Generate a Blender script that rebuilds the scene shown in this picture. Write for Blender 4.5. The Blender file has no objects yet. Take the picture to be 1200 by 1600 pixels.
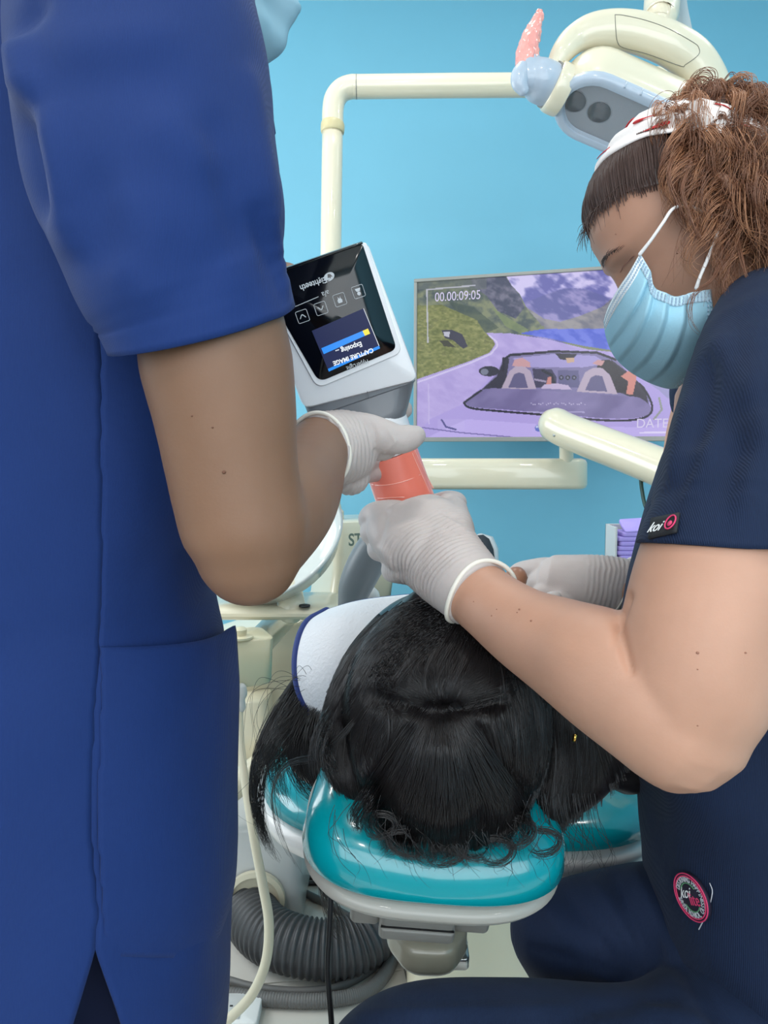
import bpy, bmesh, math, random
import numpy as np
from mathutils import Vector, Matrix

random.seed(7)
RNG = np.random.default_rng(11)
SC = bpy.context.scene
COL = SC.collection

# ------------------------------------------------------------------ camera
F_PX = 1155.0                                   # focal length in pixels of the 1200 x 1600 frame
PITCH = math.atan(100.0 / F_PX)                 # looking slightly down
CAM = np.array([0.0, 0.0, 1.15])
FWD = np.array([0.0, math.cos(PITCH), -math.sin(PITCH)])
UPV = np.array([0.0, math.sin(PITCH), math.cos(PITCH)])
RIGHT = np.array([1.0, 0.0, 0.0])
cam_data = bpy.data.cameras.new('camera')
cam_data.sensor_fit = 'VERTICAL'
cam_data.sensor_height = 32.0
cam_data.lens = F_PX / 1600.0 * 32.0
cam_data.clip_start = 0.02
cam = bpy.data.objects.new('camera', cam_data)
cam.location = CAM
cam.rotation_euler = (math.pi / 2 - PITCH, 0, 0)
COL.objects.link(cam)
SC.camera = cam

# ------------------------------------------------------------------ world, lamps, exposure
w = bpy.data.worlds.new('world'); SC.world = w
w.use_nodes = True
w.node_tree.nodes['Background'].inputs['Color'].default_value = (0.8, 0.9, 1.0, 1)
w.node_tree.nodes['Background'].inputs['Strength'].default_value = 0.4
SC.view_settings.view_transform = 'Standard'
SC.view_settings.look = 'None'
SC.view_settings.gamma = 1.0
SC.view_settings.use_curve_mapping = False
SC.view_settings.exposure = 0.0
ROOM = dict(x0=-1.75, x1=1.95, y0=-1.9, y1=2.80, h=2.75)

def lamp_area(name, loc, rot, size, energy, color=(1, 1, 1), shape='DISK', size_y=None):
    l = bpy.data.lights.new(name, 'AREA')
    l.shape = shape; l.size = size
    if size_y: l.size_y = size_y
    l.energy = energy; l.color = color
    o = bpy.data.objects.new(name, l); o.location = loc; o.rotation_euler = rot
    COL.objects.link(o)
    return o
for lx in (-1.15, 0.05, 1.25):                   # recessed downlights in the ceiling
    for ly in (-1.2, 0.15, 1.5):
        lamp_area('downlight', (lx, ly, 2.73), (0, 0, 0), 0.17, 4.8, (1.0, 0.97, 0.93))
lamp_area('side_window_light', (-1.72, 1.55, 1.55), (0, math.radians(-90), 0), 1.1, 24, (0.93, 0.97, 1.0), 'RECTANGLE', 1.2)
lamp_area('front_fill_light', (0.2, -1.85, 1.72), (math.radians(90), 0, 0), 3.3, 54, (0.95, 0.97, 1.0), 'RECTANGLE', 1.5)  # added broad soft fill behind the camera; the front wall has no window

# ------------------------------------------------------------------ helpers: coordinates
def P(px, py, d):
    """Point seen at pixel (px, py) at depth d metres in front of the camera."""
    return CAM + RIGHT * ((px - 600.0) / F_PX * d) + UPV * ((800.0 - py) / F_PX * d) + FWD * d

def proj(V):
    D = np.asarray(V) - CAM
    d = D @ FWD
    return 600.0 + (D @ RIGHT) / d * F_PX, 800.0 - (D @ UPV) / d * F_PX, d

def floor_pt(px, py, z):
    d = P(px, py, 1.0) - CAM; t = (z - CAM[2]) / d[2]; return CAM + d * t

def K(px, py, d, rpx):
    p = P(px, py, d)
    return (p[0], p[1], p[2], rpx * d / F_PX)

def nrm(v):
    v = np.asarray(v, float)
    return v / (np.linalg.norm(v) + 1e-12)

# ------------------------------------------------------------------ helpers: materials
def lin(c):
    c = np.asarray(c, float) / 255.0
    return np.where(c <= 0.04045, c / 12.92, ((c + 0.055) / 1.055) ** 2.4)

def mat(name, rgb, rough=0.5, metal=0.0, var=0.0, vscale=8.0, bump=0.0, bscale=200.0, spec=0.5,
        coat=0.0, sss=0.0, trans=0.0, emit=None, estr=0.0, rgb2=None, weave=0.0, alpha=1.0, sheen=0.0):
    m = bpy.data.materials.new(name); m.use_nodes = True
    nt = m.node_tree; b = nt.nodes['Principled BSDF']
    c = list(lin(rgb)) + [1.0]
    b.inputs['Base Color'].default_value = c
    b.inputs['Roughness'].default_value = rough
    b.inputs['Metallic'].default_value = metal
    b.inputs['Specular IOR Level'].default_value = spec
    b.inputs['Coat Weight'].default_value = coat
    b.inputs['Coat Roughness'].default_value = 0.05
    b.inputs['Sheen Weight'].default_value = sheen
    if sss:
        b.inputs['Subsurface Weight'].default_value = sss
        b.inputs['Subsurface Radius'].default_value = (0.012, 0.005, 0.003)
        b.inputs['Subsurface Scale'].default_value = 1.0
    b.inputs['Transmission Weight'].default_value = trans
    b.inputs['Alpha'].default_value = alpha
    if emit is not None:
        b.inputs['Emission Color'].default_value = list(lin(emit)) + [1.0]
        b.inputs['Emission Strength'].default_value = estr
    tc = nt.nodes.new('ShaderNodeTexCoord')
    if var > 0 or rgb2 is not None:
        n = nt.nodes.new('ShaderNodeTexNoise'); n.inputs['Scale'].default_value = vscale
        n.inputs['Detail'].default_value = 5.0
        nt.links.new(tc.outputs['Object'], n.inputs['Vector'])
        r = nt.nodes.new('ShaderNodeValToRGB')
        r.color_ramp.elements[0].position = 0.3; r.color_ramp.elements[1].position = 0.7
        ca = np.asarray(c[:3]); cb = lin(rgb2) if rgb2 is not None else ca * (1 - var)
        cc = ca if rgb2 is not None else np.minimum(ca * (1 + var), 1)
        r.color_ramp.elements[0].color = list(cb) + [1]; r.color_ramp.elements[1].color = list(cc) + [1]
        nt.links.new(n.outputs['Fac'], r.inputs['Fac'])
        nt.links.new(r.outputs['Color'], b.inputs['Base Color'])
    if bump > 0 or weave > 0:
        bp = nt.nodes.new('ShaderNodeBump'); bp.inputs['Strength'].default_value = max(bump, weave)
        bp.inputs['Distance'].default_value = 0.001
        if weave > 0:
            n2 = nt.nodes.new('ShaderNodeTexWave'); n2.inputs['Scale'].default_value = bscale
            n2.inputs['Distortion'].default_value = 1.5; n2.inputs['Detail'].default_value = 2
            nt.links.new(tc.outputs['Object'], n2.inputs['Vector'])
            nt.links.new(n2.outputs['Fac'], bp.inputs['Height'])
        else:
            n2 = nt.nodes.new('ShaderNodeTexNoise'); n2.inputs['Scale'].default_value = bscale
            n2.inputs['Detail'].default_value = 4
            nt.links.new(tc.outputs['Object'], n2.inputs['Vector'])
            nt.links.new(n2.outputs['Fac'], bp.inputs['Height'])
        nt.links.new(bp.outputs['Normal'], b.inputs['Normal'])
    return m

# ------------------------------------------------------------------ helpers: objects
ORIGIN = {}
def thing(name, label, cat, loc, group=None):
    o = bpy.data.objects.new(name, None); o.empty_display_size = 0.05
    o.location = Vector([float(q) for q in loc]); COL.objects.link(o)
    o['label'] = label; o['category'] = cat
    if group: o['group'] = group
    ORIGIN[o.name] = np.array(loc, float)
    return o

def link(o, parent, label=None, kind=None):
    COL.objects.link(o)
    if parent is not None:
        o.parent = parent
        ORIGIN[o.name] = ORIGIN[parent.name]
    else:
        ORIGIN[o.name] = np.zeros(3)
    if label: o['label'] = label
    if kind: o['kind'] = kind
    return o

def make_mesh(name, V, F, m=None, smooth=True, fix=True, autos=None):
    me = bpy.data.meshes.new(name)
    me.from_pydata([tuple(map(float, v)) for v in V], [], [tuple(map(int, f)) for f in F])
    if fix:
        bm = bmesh.new(); bm.from_mesh(me)
        bmesh.ops.recalc_face_normals(bm, faces=bm.faces); bm.to_mesh(me); bm.free()
    if smooth:
        me.polygons.foreach_set('use_smooth', [True] * len(me.polygons))
        if autos is not None:
            me.set_sharp_from_angle(angle=math.radians(autos))
    if m is not None:
        for k in (m if isinstance(m, (list, tuple)) else [m]): me.materials.append(k)
    return me

def obj(name, VF, m, parent=None, smooth=True, autos=None, label=None, kind=None, fix=True, bevel=0.0, solid=0.0, sub=0, mi=None):
    V, F = VF
    org = ORIGIN[parent.name] if parent is not None else np.zeros(3)
    me = make_mesh(name, np.asarray(V, float) - org, F, m, smooth, fix, autos)
    if mi is not None: me.polygons.foreach_set('material_index', list(map(int, mi)))
    o = bpy.data.objects.new(name, me)
    link(o, parent, label, kind)
    if solid:
        md = o.modifiers.new('solid', 'SOLIDIFY'); md.thickness = solid; md.offset = 0
    if bevel:
        md = o.modifiers.new('bevel', 'BEVEL'); md.width = bevel; md.segments = 3; md.limit_method = 'ANGLE'
    if sub:
        md = o.modifiers.new('sub', 'SUBSURF'); md.levels = sub; md.render_levels = sub
    return o

def tag(o, label, cat, group=None):
    o['label'] = label; o['category'] = cat
    if group: o['group'] = group
    return o

def join(*parts):
    V = []; F = []; n = 0
    for v, f in parts:
        V.append(np.asarray(v, float)); F += [tuple(int(i) + n for i in q) for q in f]; n += len(v)
    return np.vstack(V), F

# ------------------------------------------------------------------ helpers: shapes
def cr(pts, n):
    """Catmull-Rom resample of k-dim control points, n samples per span."""
    p = np.asarray(pts, float)
    if len(p) == 2:
        t = np.linspace(0, 1, n + 1)[:, None]; return p[0] * (1 - t) + p[1] * t
    e = np.vstack([2 * p[0] - p[1], p, 2 * p[-1] - p[-2]])
    out = []
    for i in range(1, len(e) - 2):
        for t in np.linspace(0, 1, n, endpoint=False):
            a, b, c, d = e[i - 1], e[i], e[i + 1], e[i + 2]
            out.append(0.5 * (2 * b + (c - a) * t + (2 * a - 5 * b + 4 * c - d) * t * t + (3 * b - a - 3 * c + d) * t ** 3))
    out.append(p[-1])
    return np.array(out)

def even(S, n):
    L = np.r_[0, np.cumsum(np.linalg.norm(np.diff(S[:, :3], axis=0), axis=1))]
    t = np.linspace(0, L[-1], n)
    return np.stack([np.interp(t, L, S[:, k]) for k in range(S.shape[1])], 1)

def frames(C, ref=None):
    T = np.gradient(C, axis=0); T /= np.linalg.norm(T, axis=1, keepdims=True) + 1e-12
    N = np.zeros_like(C); B = np.zeros_like(C)
    if ref is None:
        r = np.array([0, 0, 1.0]) if abs(T[0][2]) < 0.9 else np.array([1.0, 0, 0])
        n = nrm(np.cross(T[0], r))
        for i in range(len(C)):
            n = nrm(n - T[i] * (n @ T[i])); N[i] = n; B[i] = np.cross(T[i], n)
    else:
        ref = np.asarray(ref, float)
        for i in range(len(C)):
            n = nrm(np.cross(T[i], ref)); N[i] = n; B[i] = np.cross(T[i], n)
    return T, N, B

def rings_to_mesh(R, closed=True, cap0=True, cap1=True):
    """R: (m, n, 3) rings."""
    m, n = R.shape[:2]
    V = R.reshape(-1, 3); F = []
    k = n if closed else n - 1
    for i in range(m - 1):
        for j in range(k):
            a = i * n + j; b = i * n + (j + 1) % n
            F.append((a, b, b + n, a + n))
    V = list(V)
    if cap0:
        V.append(R[0].mean(0)); c = len(V) - 1
        for j in range(k): F.append((c, (j + 1) % n, j))
    if cap1:
        V.append(R[-1].mean(0)); c = len(V) - 1; o = (m - 1) * n
        for j in range(k): F.append((c, o + j, o + (j + 1) % n))
    return np.array(V), F

def tube(keys, n=5, ns=20, cap='round', ref=None, flat=1.0, ex=2.0, rmod=None):
    """keys: (x, y, z, r) control points; flat scales the second axis (may be per key as 5th value)."""
    k = np.asarray(keys, float)
    S = cr(k, n) if len(k) > 1 else k
    C = S[:, :3]; r = np.maximum(S[:, 3], 1e-4)
    fl = S[:, 4] if S.shape[1] > 4 else np.full(len(S), flat)
    if rmod is not None: r = r * rmod(np.linspace(0, 1, len(r)))
    T, N, B = frames(C, ref)
    a = np.linspace(0, 2 * np.pi, ns, endpoint=False)
    ca, sa = np.cos(a), np.sin(a)
    if ex != 2.0:
        ca = np.sign(ca) * np.abs(ca) ** (2 / ex); sa = np.sign(sa) * np.abs(sa) ** (2 / ex)
    R = []
    if cap == 'round':
        for t in (0.15, 0.45, 0.8):
            q = math.sin(t * math.pi / 2) if t < 0.9 else 1
            off = math.cos(t * math.pi / 2)
            R.append(C[0] - T[0] * r[0] * off * min(1, fl[0]) + r[0] * q * (ca[:, None] * N[0] + fl[0] * sa[:, None] * B[0]))
    for i in range(len(C)):
        R.append(C[i] + r[i] * (ca[:, None] * N[i] + fl[i] * sa[:, None] * B[i]))
    if cap == 'round':
        for t in (0.8, 0.45, 0.15):
            q = math.sin(t * math.pi / 2); off = math.cos(t * math.pi / 2)
            R.append(C[-1] + T[-1] * r[-1] * off * min(1, fl[-1]) + r[-1] * q * (ca[:, None] * N[-1] + fl[-1] * sa[:, None] * B[-1]))
    return rings_to_mesh(np.array(R), True, cap != 'open', cap != 'open')

def ellipsoid(c, axes, nu=24, nv=16, M=None):
    c = np.asarray(c, float)
    th = np.linspace(0.02, np.pi - 0.02, nv); ph = np.linspace(0, 2 * np.pi, nu, endpoint=False)
    R = np.zeros((nv, nu, 3))
    R[..., 0] = np.sin(th)[:, None] * np.cos(ph) * axes[0]
    R[..., 1] = np.sin(th)[:, None] * np.sin(ph) * axes[1]
    R[..., 2] = np.cos(th)[:, None] * axes[2] * np.ones(nu)
    if M is not None: R = R @ np.asarray(M)          # rows of M are the local axes
    return rings_to_mesh(R + c)

def box(c, h, M=None):
    c = np.asarray(c, float); h = np.asarray(h, float)
    V = np.array([[x, y, z] for x in (-1, 1) for y in (-1, 1) for z in (-1, 1)], float) * h
    if M is not None: V = V @ np.asarray(M)
    F = [(0, 1, 3, 2), (4, 6, 7, 5), (0, 4, 5, 1), (2, 3, 7, 6), (0, 2, 6, 4), (1, 5, 7, 3)]
    return V + c, F

def rbox(c, h, r, M=None, n=5, e=1):
    """Box with rounded vertical corners and eased top and bottom edges (local z is the axis)."""
    hx, hy, hz = h
    out = []
    prof = [(-hz, -e * r * 0.35), (-hz + r * 0.12, -e * r * 0.1), (-hz + r * 0.35, 0), (hz - r * 0.35, 0), (hz - r * 0.12, -e * r * 0.1), (hz, -e * r * 0.35)]
    for z, ins in prof:
        ring = []
        for cx, cy, a0 in ((1, 1, 0), (-1, 1, 90), (-1, -1, 180), (1, -1, 270)):
            for k in range(n + 1):
                a = math.radians(a0 + 90 * k / n)
                ring.append((cx * (hx - r) + (r + ins) * math.cos(a), cy * (hy - r) + (r + ins) * math.sin(a), z))
        out.append(ring)
    R = np.array(out)
    if M is not None: R = R @ np.asarray(M)
    return rings_to_mesh(R + np.asarray(c, float))

def lathe(c, prof, axis=(0, 0, 1), n=36, cap0=True, cap1=True):
    """prof: (radius, height) pairs along the axis."""
    ax = nrm(axis); r = np.array([0, 0, 1.0]) if abs(ax[2]) < 0.9 else np.array([1.0, 0, 0])
    u = nrm(np.cross(ax, r)); v = np.cross(ax, u)
    a = np.linspace(0, 2 * np.pi, n, endpoint=False)
    R = np.array([np.asarray(c) + ax * h + max(q, 1e-5) * (np.cos(a)[:, None] * u + np.sin(a)[:, None] * v) for q, h in prof])
    return rings_to_mesh(R, True, cap0, cap1)

def grid_mesh(G, two=False):
    m, n = G.shape[:2]
    F = [(i * n + j, i * n + j + 1, (i + 1) * n + j + 1, (i + 1) * n + j) for i in range(m - 1) for j in range(n - 1)]
    return G.reshape(-1, 3), F

def arr(me):
    V = np.empty(len(me.vertices) * 3); me.vertices.foreach_get('co', V)
    F = [tuple(p.vertices) for p in me.polygons]
    return V.reshape(-1, 3), F

def remesh(parts, voxel, smooth=8, fac=0.5):
    V, F = join(*parts)
    me = make_mesh('tmp', V, F, None, True, False)
    o = bpy.data.objects.new('tmp', me); COL.objects.link(o)
    md = o.modifiers.new('r', 'REMESH'); md.mode = 'VOXEL'; md.voxel_size = voxel; md.use_smooth_shade = True
    if smooth:
        s = o.modifiers.new('s', 'SMOOTH'); s.factor = fac; s.iterations = smooth
    dg = bpy.context.evaluated_depsgraph_get()
    e = o.evaluated_get(dg); m2 = e.to_mesh()
    out = arr(m2); e.to_mesh_clear()
    bpy.data.objects.remove(o); bpy.data.meshes.remove(me)
    return out

def vnormals(V, F):
    V = np.asarray(V)
    Q = np.array([f if len(f) == 4 else (f[0], f[1], f[2], f[2]) for f in F])
    n = np.cross(V[Q[:, 2]] - V[Q[:, 0]], V[Q[:, 3]] - V[Q[:, 1]])
    tri = Q[:, 2] == Q[:, 3]
    if tri.any():
        n[tri] = np.cross(V[Q[tri, 1]] - V[Q[tri, 0]], V[Q[tri, 2]] - V[Q[tri, 0]])
    N = np.zeros_like(V)
    for k in range(4): np.add.at(N, Q[:, k], n)
    return N / (np.linalg.norm(N, axis=1, keepdims=True) + 1e-12)

def seg_dist(px, py, x1, y1, x2, y2):
    dx, dy = x2 - x1, y2 - y1; L2 = dx * dx + dy * dy + 1e-9
    t = ((px - x1) * dx + (py - y1) * dy) / L2
    tc = np.clip(t, 0, 1)
    return np.hypot(px - x1 - tc * dx, py - y1 - tc * dy), t

def folds(V, F, L, flip=False):
    """Sculpt cloth folds: ridges (+) or valleys (-) along lines given where the photograph shows them, on the side of the cloth that faces there."""
    V = np.asarray(V, float).copy(); N = vnormals(V, F)
    if flip: N = -N
    px, py, d = proj(V)
    face = np.clip(np.einsum('ij,ij->i', N, nrm_rows(CAM - V)) * 3, 0, 1)
    D = np.zeros(len(V))
    for x1, y1, x2, y2, wd, amp in L:
        s, t = seg_dist(px, py, x1, y1, x2, y2)
        end = np.clip(np.minimum(t + 0.35, 1.35 - t) / 0.5, 0, 1)
        D += amp * np.exp(-(s / wd) ** 2) * end
    return V + N * (D * face)[:, None]

def nrm_rows(A):
    return A / (np.linalg.norm(A, axis=1, keepdims=True) + 1e-12)

_perm = np.random.default_rng(3).permutation(256)
def vnoise(X):
    """value noise of (n,3) points, 0..1"""
    X = np.asarray(X, float); i = np.floor(X).astype(int); f = X - i; f = f * f * (3 - 2 * f)
    def h(a, b, c): return _perm[(_perm[(_perm[a & 255] + b) & 255] + c) & 255] / 255.0
    r = 0
    for dx in (0, 1):
        for dy in (0, 1):
            for dz in (0, 1):
                wgt = (f[:, 0] if dx else 1 - f[:, 0]) * (f[:, 1] if dy else 1 - f[:, 1]) * (f[:, 2] if dz else 1 - f[:, 2])
                r = r + wgt * h(i[:, 0] + dx, i[:, 1] + dy, i[:, 2] + dz)
    return r

def text(name, s, c, u, v, size, m, parent, label=None, align='CENTER', shear=0.0, off=0.0, bold=0.0, cond=1.0):
    """Flat lettering: c centre, u reading direction, v up direction of the letters."""
    u = nrm(u); v = nrm(v); n = np.cross(u, v)
    cu = bpy.data.curves.new(name, 'FONT'); cu.body = s; cu.size = size
    cu.align_x = align; cu.align_y = 'CENTER'; cu.shear = shear; cu.extrude = 0.0002; cu.offset = bold
    cu.space_character = 1.0
    to = bpy.data.objects.new('t', cu); COL.objects.link(to)
    dg = bpy.context.evaluated_depsgraph_get()
    me = bpy.data.meshes.new_from_object(to.evaluated_get(dg))
    bpy.data.objects.remove(to)
    V, F = arr(me); bpy.data.meshes.remove(me)
    W = np.asarray(c) + V[:, :1] * cond * u + V[:, 1:2] * v + (V[:, 2:3] + off) * n
    return obj(name, (W, F), m, parent, smooth=False, label=label, fix=False)

def hair_curves(name, S, m, parent, r=0.00045, tip=0.3, label=None):
    """S: (k, n, 3) strands."""
    S = np.asarray(S, float) - ORIGIN[parent.name]
    k, n = S.shape[:2]
    hc = bpy.data.hair_curves.new(name)
    hc.add_curves([n] * k)
    hc.attributes['position'].data.foreach_set('vector', S.reshape(-1).astype(np.float32))
    ra = hc.attributes.get('radius') or hc.attributes.new('radius', 'FLOAT', 'POINT')
    t = np.linspace(0, 1, n)
    rr = r * (1 - (1 - tip) * t ** 2)
    ra.data.foreach_set('value', np.tile(rr, k).astype(np.float32))
    hc.materials.append(m)
    o = bpy.data.objects.new(name, hc)
    return link(o, parent, label, 'stuff')

from mathutils.bvhtree import BVHTree
def bvh(V, F):
    return BVHTree.FromPolygons([Vector(map(float, v)) for v in V], F)

def drape(S, T, lift=0.001, jitter=0.002, reach=0.05, seed=1):
    """lay strands on the body of hair under them"""
    rg = np.random.default_rng(seed); S = S.copy(); o = Vector(CAM)
    for k in range(len(S)):
        off = lift + rg.uniform(0, jitter)
        for i in range(S.shape[1]):
            v = Vector(S[k, i]) - o; L = v.length; v.normalize()
            h = T.ray_cast(o, v)
            if h[0] is not None and h[3] < L + reach and L < h[3] + reach: S[k, i] = np.array(o + v * (h[3] - off))
    return S

def front_hit(T, x, y, off):
    """point of a surface seen at x, y"""
    o = Vector(CAM); d = Vector(P(x, y, 1.0)) - o; d.normalize(); h = T.ray_cast(o, d)
    return np.array(o + d * (h[3] - off)) if h[0] is not None else None

def keep_off(V, T, margin):
    """push cloth outside the body it covers"""
    V = np.asarray(V).copy()
    for i in range(len(V)):
        p, n, _, dist = T.find_nearest(Vector(V[i]), 0.06)
        if p is None: continue
        n = np.array(n); p = np.array(p); s = (V[i] - p) @ n
        if s < margin: V[i] = V[i] + n * (margin - s)
    return V

def flow_strands(T, guides, n, xr, yr, steps=14, step=14.0, seed=2, sig=26.0, lift=.0008, jitter=.003, wild=0.0, per=14, wid=7.0):
    """clumped strands over a body of hair that follow combing lines"""
    rg = np.random.default_rng(seed); A = []; D = []
    for g in guides:
        q = cr(np.asarray(g, float), 8); t = np.gradient(q, axis=0); t /= np.linalg.norm(t, axis=1, keepdims=True) + 1e-9
        A.append(q); D.append(t)
    A = np.vstack(A); D = np.vstack(D); out = []; o = Vector(CAM)
    pos = np.stack([rg.uniform(*xr, n), rg.uniform(*yr, n)], 1)
    path = [pos]; bias = rg.normal(0, wild, n)
    for _ in range(steps - 1):
        d2 = ((pos[:, None, :] - A[None]) ** 2).sum(2); wg = 1 / (d2 + sig ** 2) ** 2
        v = (wg[..., None] * D[None]).sum(1) / wg.sum(1, keepdims=True)
        v = v / (np.linalg.norm(v, axis=1, keepdims=True) + 1e-9)
        v = np.stack([v[:, 0] - v[:, 1] * bias, v[:, 1] + v[:, 0] * bias], 1)
        pos = pos + v * step; path.append(pos)
    path = np.stack(path, 1); t1 = np.linspace(0, 1, steps)
    for k in range(n):
        Tn = np.gradient(path[k], axis=0); Nn = np.stack([-Tn[:, 1], Tn[:, 0]], 1); Nn /= np.linalg.norm(Nn, axis=1, keepdims=True) + 1e-9
        up = lift + rg.uniform(0, jitter); w0 = wid * rg.uniform(.4, 1.2)
        for _ in range(per):
            a = rg.uniform(-1, 1); w = w0 * a * (0.55 + .45 * np.sin(t1 * 3.14))
            q = path[k] + Nn * w[:, None]; dome = up * math.sqrt(1 - a * a * .9) + rg.uniform(0, .0006)
            pts = []; last = None; miss = 0
            for i in range(steps):
                dr = Vector(P(q[i, 0], q[i, 1], 1.0)) - o; dr.normalize()
                h = T.ray_cast(o, dr)
                if h[0] is None or (last is not None and abs(h[3] - last) > .035):
                    miss += 1
                    if last is None or miss > 1: break
                    pts.append(np.array(o + dr * last)); continue
                last = h[3] - dome * (.25 + .75 * math.sin(3.14 * i / (steps - 1))); pts.append(np.array(o + dr * last))
            if len(pts) < 5: continue
            pts = np.array(pts); t0 = np.linspace(0, 1, len(pts))
            out.append(np.stack([np.interp(t1, t0, pts[:, c]) for c in range(3)], 1))
    return np.array(out)

def wisps(paths, seg=6, seed=1):
    """paths: list of (control points [(x,y,z,spread)], count, noise, curl amp, curl turns) -> strands of equal length."""
    rg = np.random.default_rng(seed); out = []
    for pts, cnt, noise, curl, turns in paths:
        S = cr(np.asarray(pts, float), seg)
        t0 = np.linspace(0, 1, len(S)); t = np.linspace(0, 1, 20)
        S = np.stack([np.interp(t, t0, S[:, c]) for c in range(4)], 1)
        T, N, B = frames(S[:, :3])
        for _ in range(cnt):
            a = rg.uniform(0, 2 * np.pi); q = math.sqrt(rg.uniform()); tw = rg.normal(0, 0.5)
            ang = a + tw * t
            o = (np.cos(ang)[:, None] * N + np.sin(ang)[:, None] * B) * (q * S[:, 3:4])
            p = S[:, :3] + o
            if noise:
                ph = rg.uniform(0, 6.28, 3); fr = rg.uniform(1.0, 2.6)
                p = p + noise * np.stack([np.sin(fr * 6.28 * t + ph[k]) for k in range(3)], 1) * t[:, None]
            if curl:
                ph = rg.normal(0, 0.5) + a * 0.2; tn = turns * rg.uniform(0.8, 1.2)
                p = p + curl * (np.cos(tn * 6.28 * t + ph)[:, None] * N + np.sin(tn * 6.28 * t + ph)[:, None] * B) * np.minimum(1, t * 3)[:, None]
            L = rg.uniform(0.75, 1.0)
            p = np.stack([np.interp(t * L, t, p[:, c]) for c in range(3)], 1)
            out.append(p)
    return np.array(out)

# ------------------------------------------------------------------ materials
M = {}
M['wall'] = mat('blue_wall_paint', (122, 190, 213), 0.55, var=0.02, vscale=3, bump=0.08, bscale=160)
M['side_wall'] = mat('pale_wall_paint', (205, 220, 226), 0.6, bump=0.05, bscale=160)
M['white'] = mat('white_paint', (238, 238, 235), 0.6)
M['tile'] = mat('marbled_floor_tile', (226, 221, 212), 0.22, rgb2=(206, 200, 190), vscale=3.0, coat=0.3)
M['grout'] = mat('grout', (140, 138, 132), 0.8)
M['cream'] = mat('cream_enamel', (226, 216, 190), 0.28, coat=0.6)
M['cream2'] = mat('warm_cream_enamel', (222, 212, 178), 0.35, coat=0.4)
M['greywhite'] = mat('grey_white_plastic', (206, 206, 204), 0.35, coat=0.2)
M['grey'] = mat('grey_plastic', (134, 132, 126), 0.4, var=0.06, vscale=20)
M['darkgrey'] = mat('dark_grey_vinyl', (98, 104, 108), 0.45, bump=0.05, bscale=500)
M['black'] = mat('black_rubber', (20, 20, 22), 0.45)
M['hose'] = mat('grey_rubber_hose', (70, 70, 72), 0.45, var=0.08, vscale=30)
M['hose2'] = mat('mid_grey_rubber_hose', (104, 102, 100), 0.5)
M['steel'] = mat('brushed_steel', (190, 190, 188), 0.3, metal=1.0)
M['tvframe'] = mat('silver_grey_bezel', (150, 148, 142), 0.4, metal=0.3)

# ------------------------------------------------------------------ room shell
R0 = ROOM
def structure(name, c, h, m):
    o = obj(name, box(c, h), m, None, smooth=False); o['kind'] = 'structure'; return o
cx, cy = (R0['x0'] + R0['x1']) / 2, (R0['y0'] + R0['y1']) / 2
hx, hy = (R0['x1'] - R0['x0']) / 2, (R0['y1'] - R0['y0']) / 2
floor = structure('floor', (cx, cy, -0.06), (hx + 0.1, hy + 0.1, 0.0565), M['grout'])
structure('wall_back', (cx, R0['y1'] + 0.05, R0['h'] / 2), (hx + 0.1, 0.05, R0['h'] / 2), M['wall'])
structure('wall_left', (R0['x0'] - 0.05, cy, R0['h'] / 2), (0.05, hy, R0['h'] / 2), M['side_wall'])
structure('wall_right', (R0['x1'] + 0.05, cy, R0['h'] / 2), (0.05, hy, R0['h'] / 2), M['wall'])
structure('wall_front', (cx, R0['y0'] - 0.05, R0['h'] / 2), (hx + 0.1, 0.05, R0['h'] / 2), M['side_wall'])
structure('ceiling', (cx, cy, R0['h'] + 0.05), (hx + 0.1, hy + 0.1, 0.05), M['white'])
# floor tiles, turned a little against the wall as in the photograph's joints
ts = 0.45; ang = math.radians(8)
tv, tf = box((0, 0, 0), (ts / 2 - 0.0018, ts / 2 - 0.0018, 0.004))
tme = make_mesh('tile', tv, tf, M['tile'], False)
for i in range(-7, 8):
    for j in range(-6, 8):
        x = 0.30 + (i * math.cos(ang) - j * math.sin(ang)) * ts; y = 1.35 + (i * math.sin(ang) + j * math.cos(ang)) * ts
        if not (R0['x0'] - 0.1 < x < R0['x1'] + 0.1 and -0.4 < y < R0['y1'] + 0.12): continue
        t = bpy.data.objects.new('tile', tme); t.location = (x, y, -0.004); t.rotation_euler = (0, 0, ang)
        link(t, floor)

# ------------------------------------------------------------------ television on the blue wall
TL = P(648, 437, 2.45)
def tv_solve():
    best = None
    for psi in np.radians(np.arange(8, 26, 0.25)):
        dirv = np.array([math.cos(psi), -math.sin(psi), 0])
        pts = TL + np.linspace(0.2, 0.97, 60)[:, None] * dirv
        x, y, _ = proj(pts); e = abs(np.interp(930, x, y) - 418)
        if best is None or e < best[0]: best = (e, psi)
    return best[1]
psi = tv_solve()
TVU = np.array([math.cos(psi), -math.sin(psi), 0]); TVN = np.array([-math.sin(psi), -math.cos(psi), 0]); TVD = np.array([0, 0, -1.0])
for TVH in np.arange(0.4, 0.7, 0.001):
    if proj((TL + TVD * TVH)[None])[1][0] >= 690: break
TVW = TVH * 1.74
tvc = TL + TVU * TVW / 2 + TVD * TVH / 2
tv = thing('television', 'flat television on the blue wall showing an open car on a mountain road', 'television', tvc + TVD * TVH / 2)
MT = np.array([TVU, -TVD, TVN])
obj('back_case', box(tvc - TVN * 0.028, (TVW / 2 - 0.02, TVH / 2 - 0.02, 0.022), MT), M['black'], tv, smooth=False, bevel=0.008)
bz = 0.011
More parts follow.
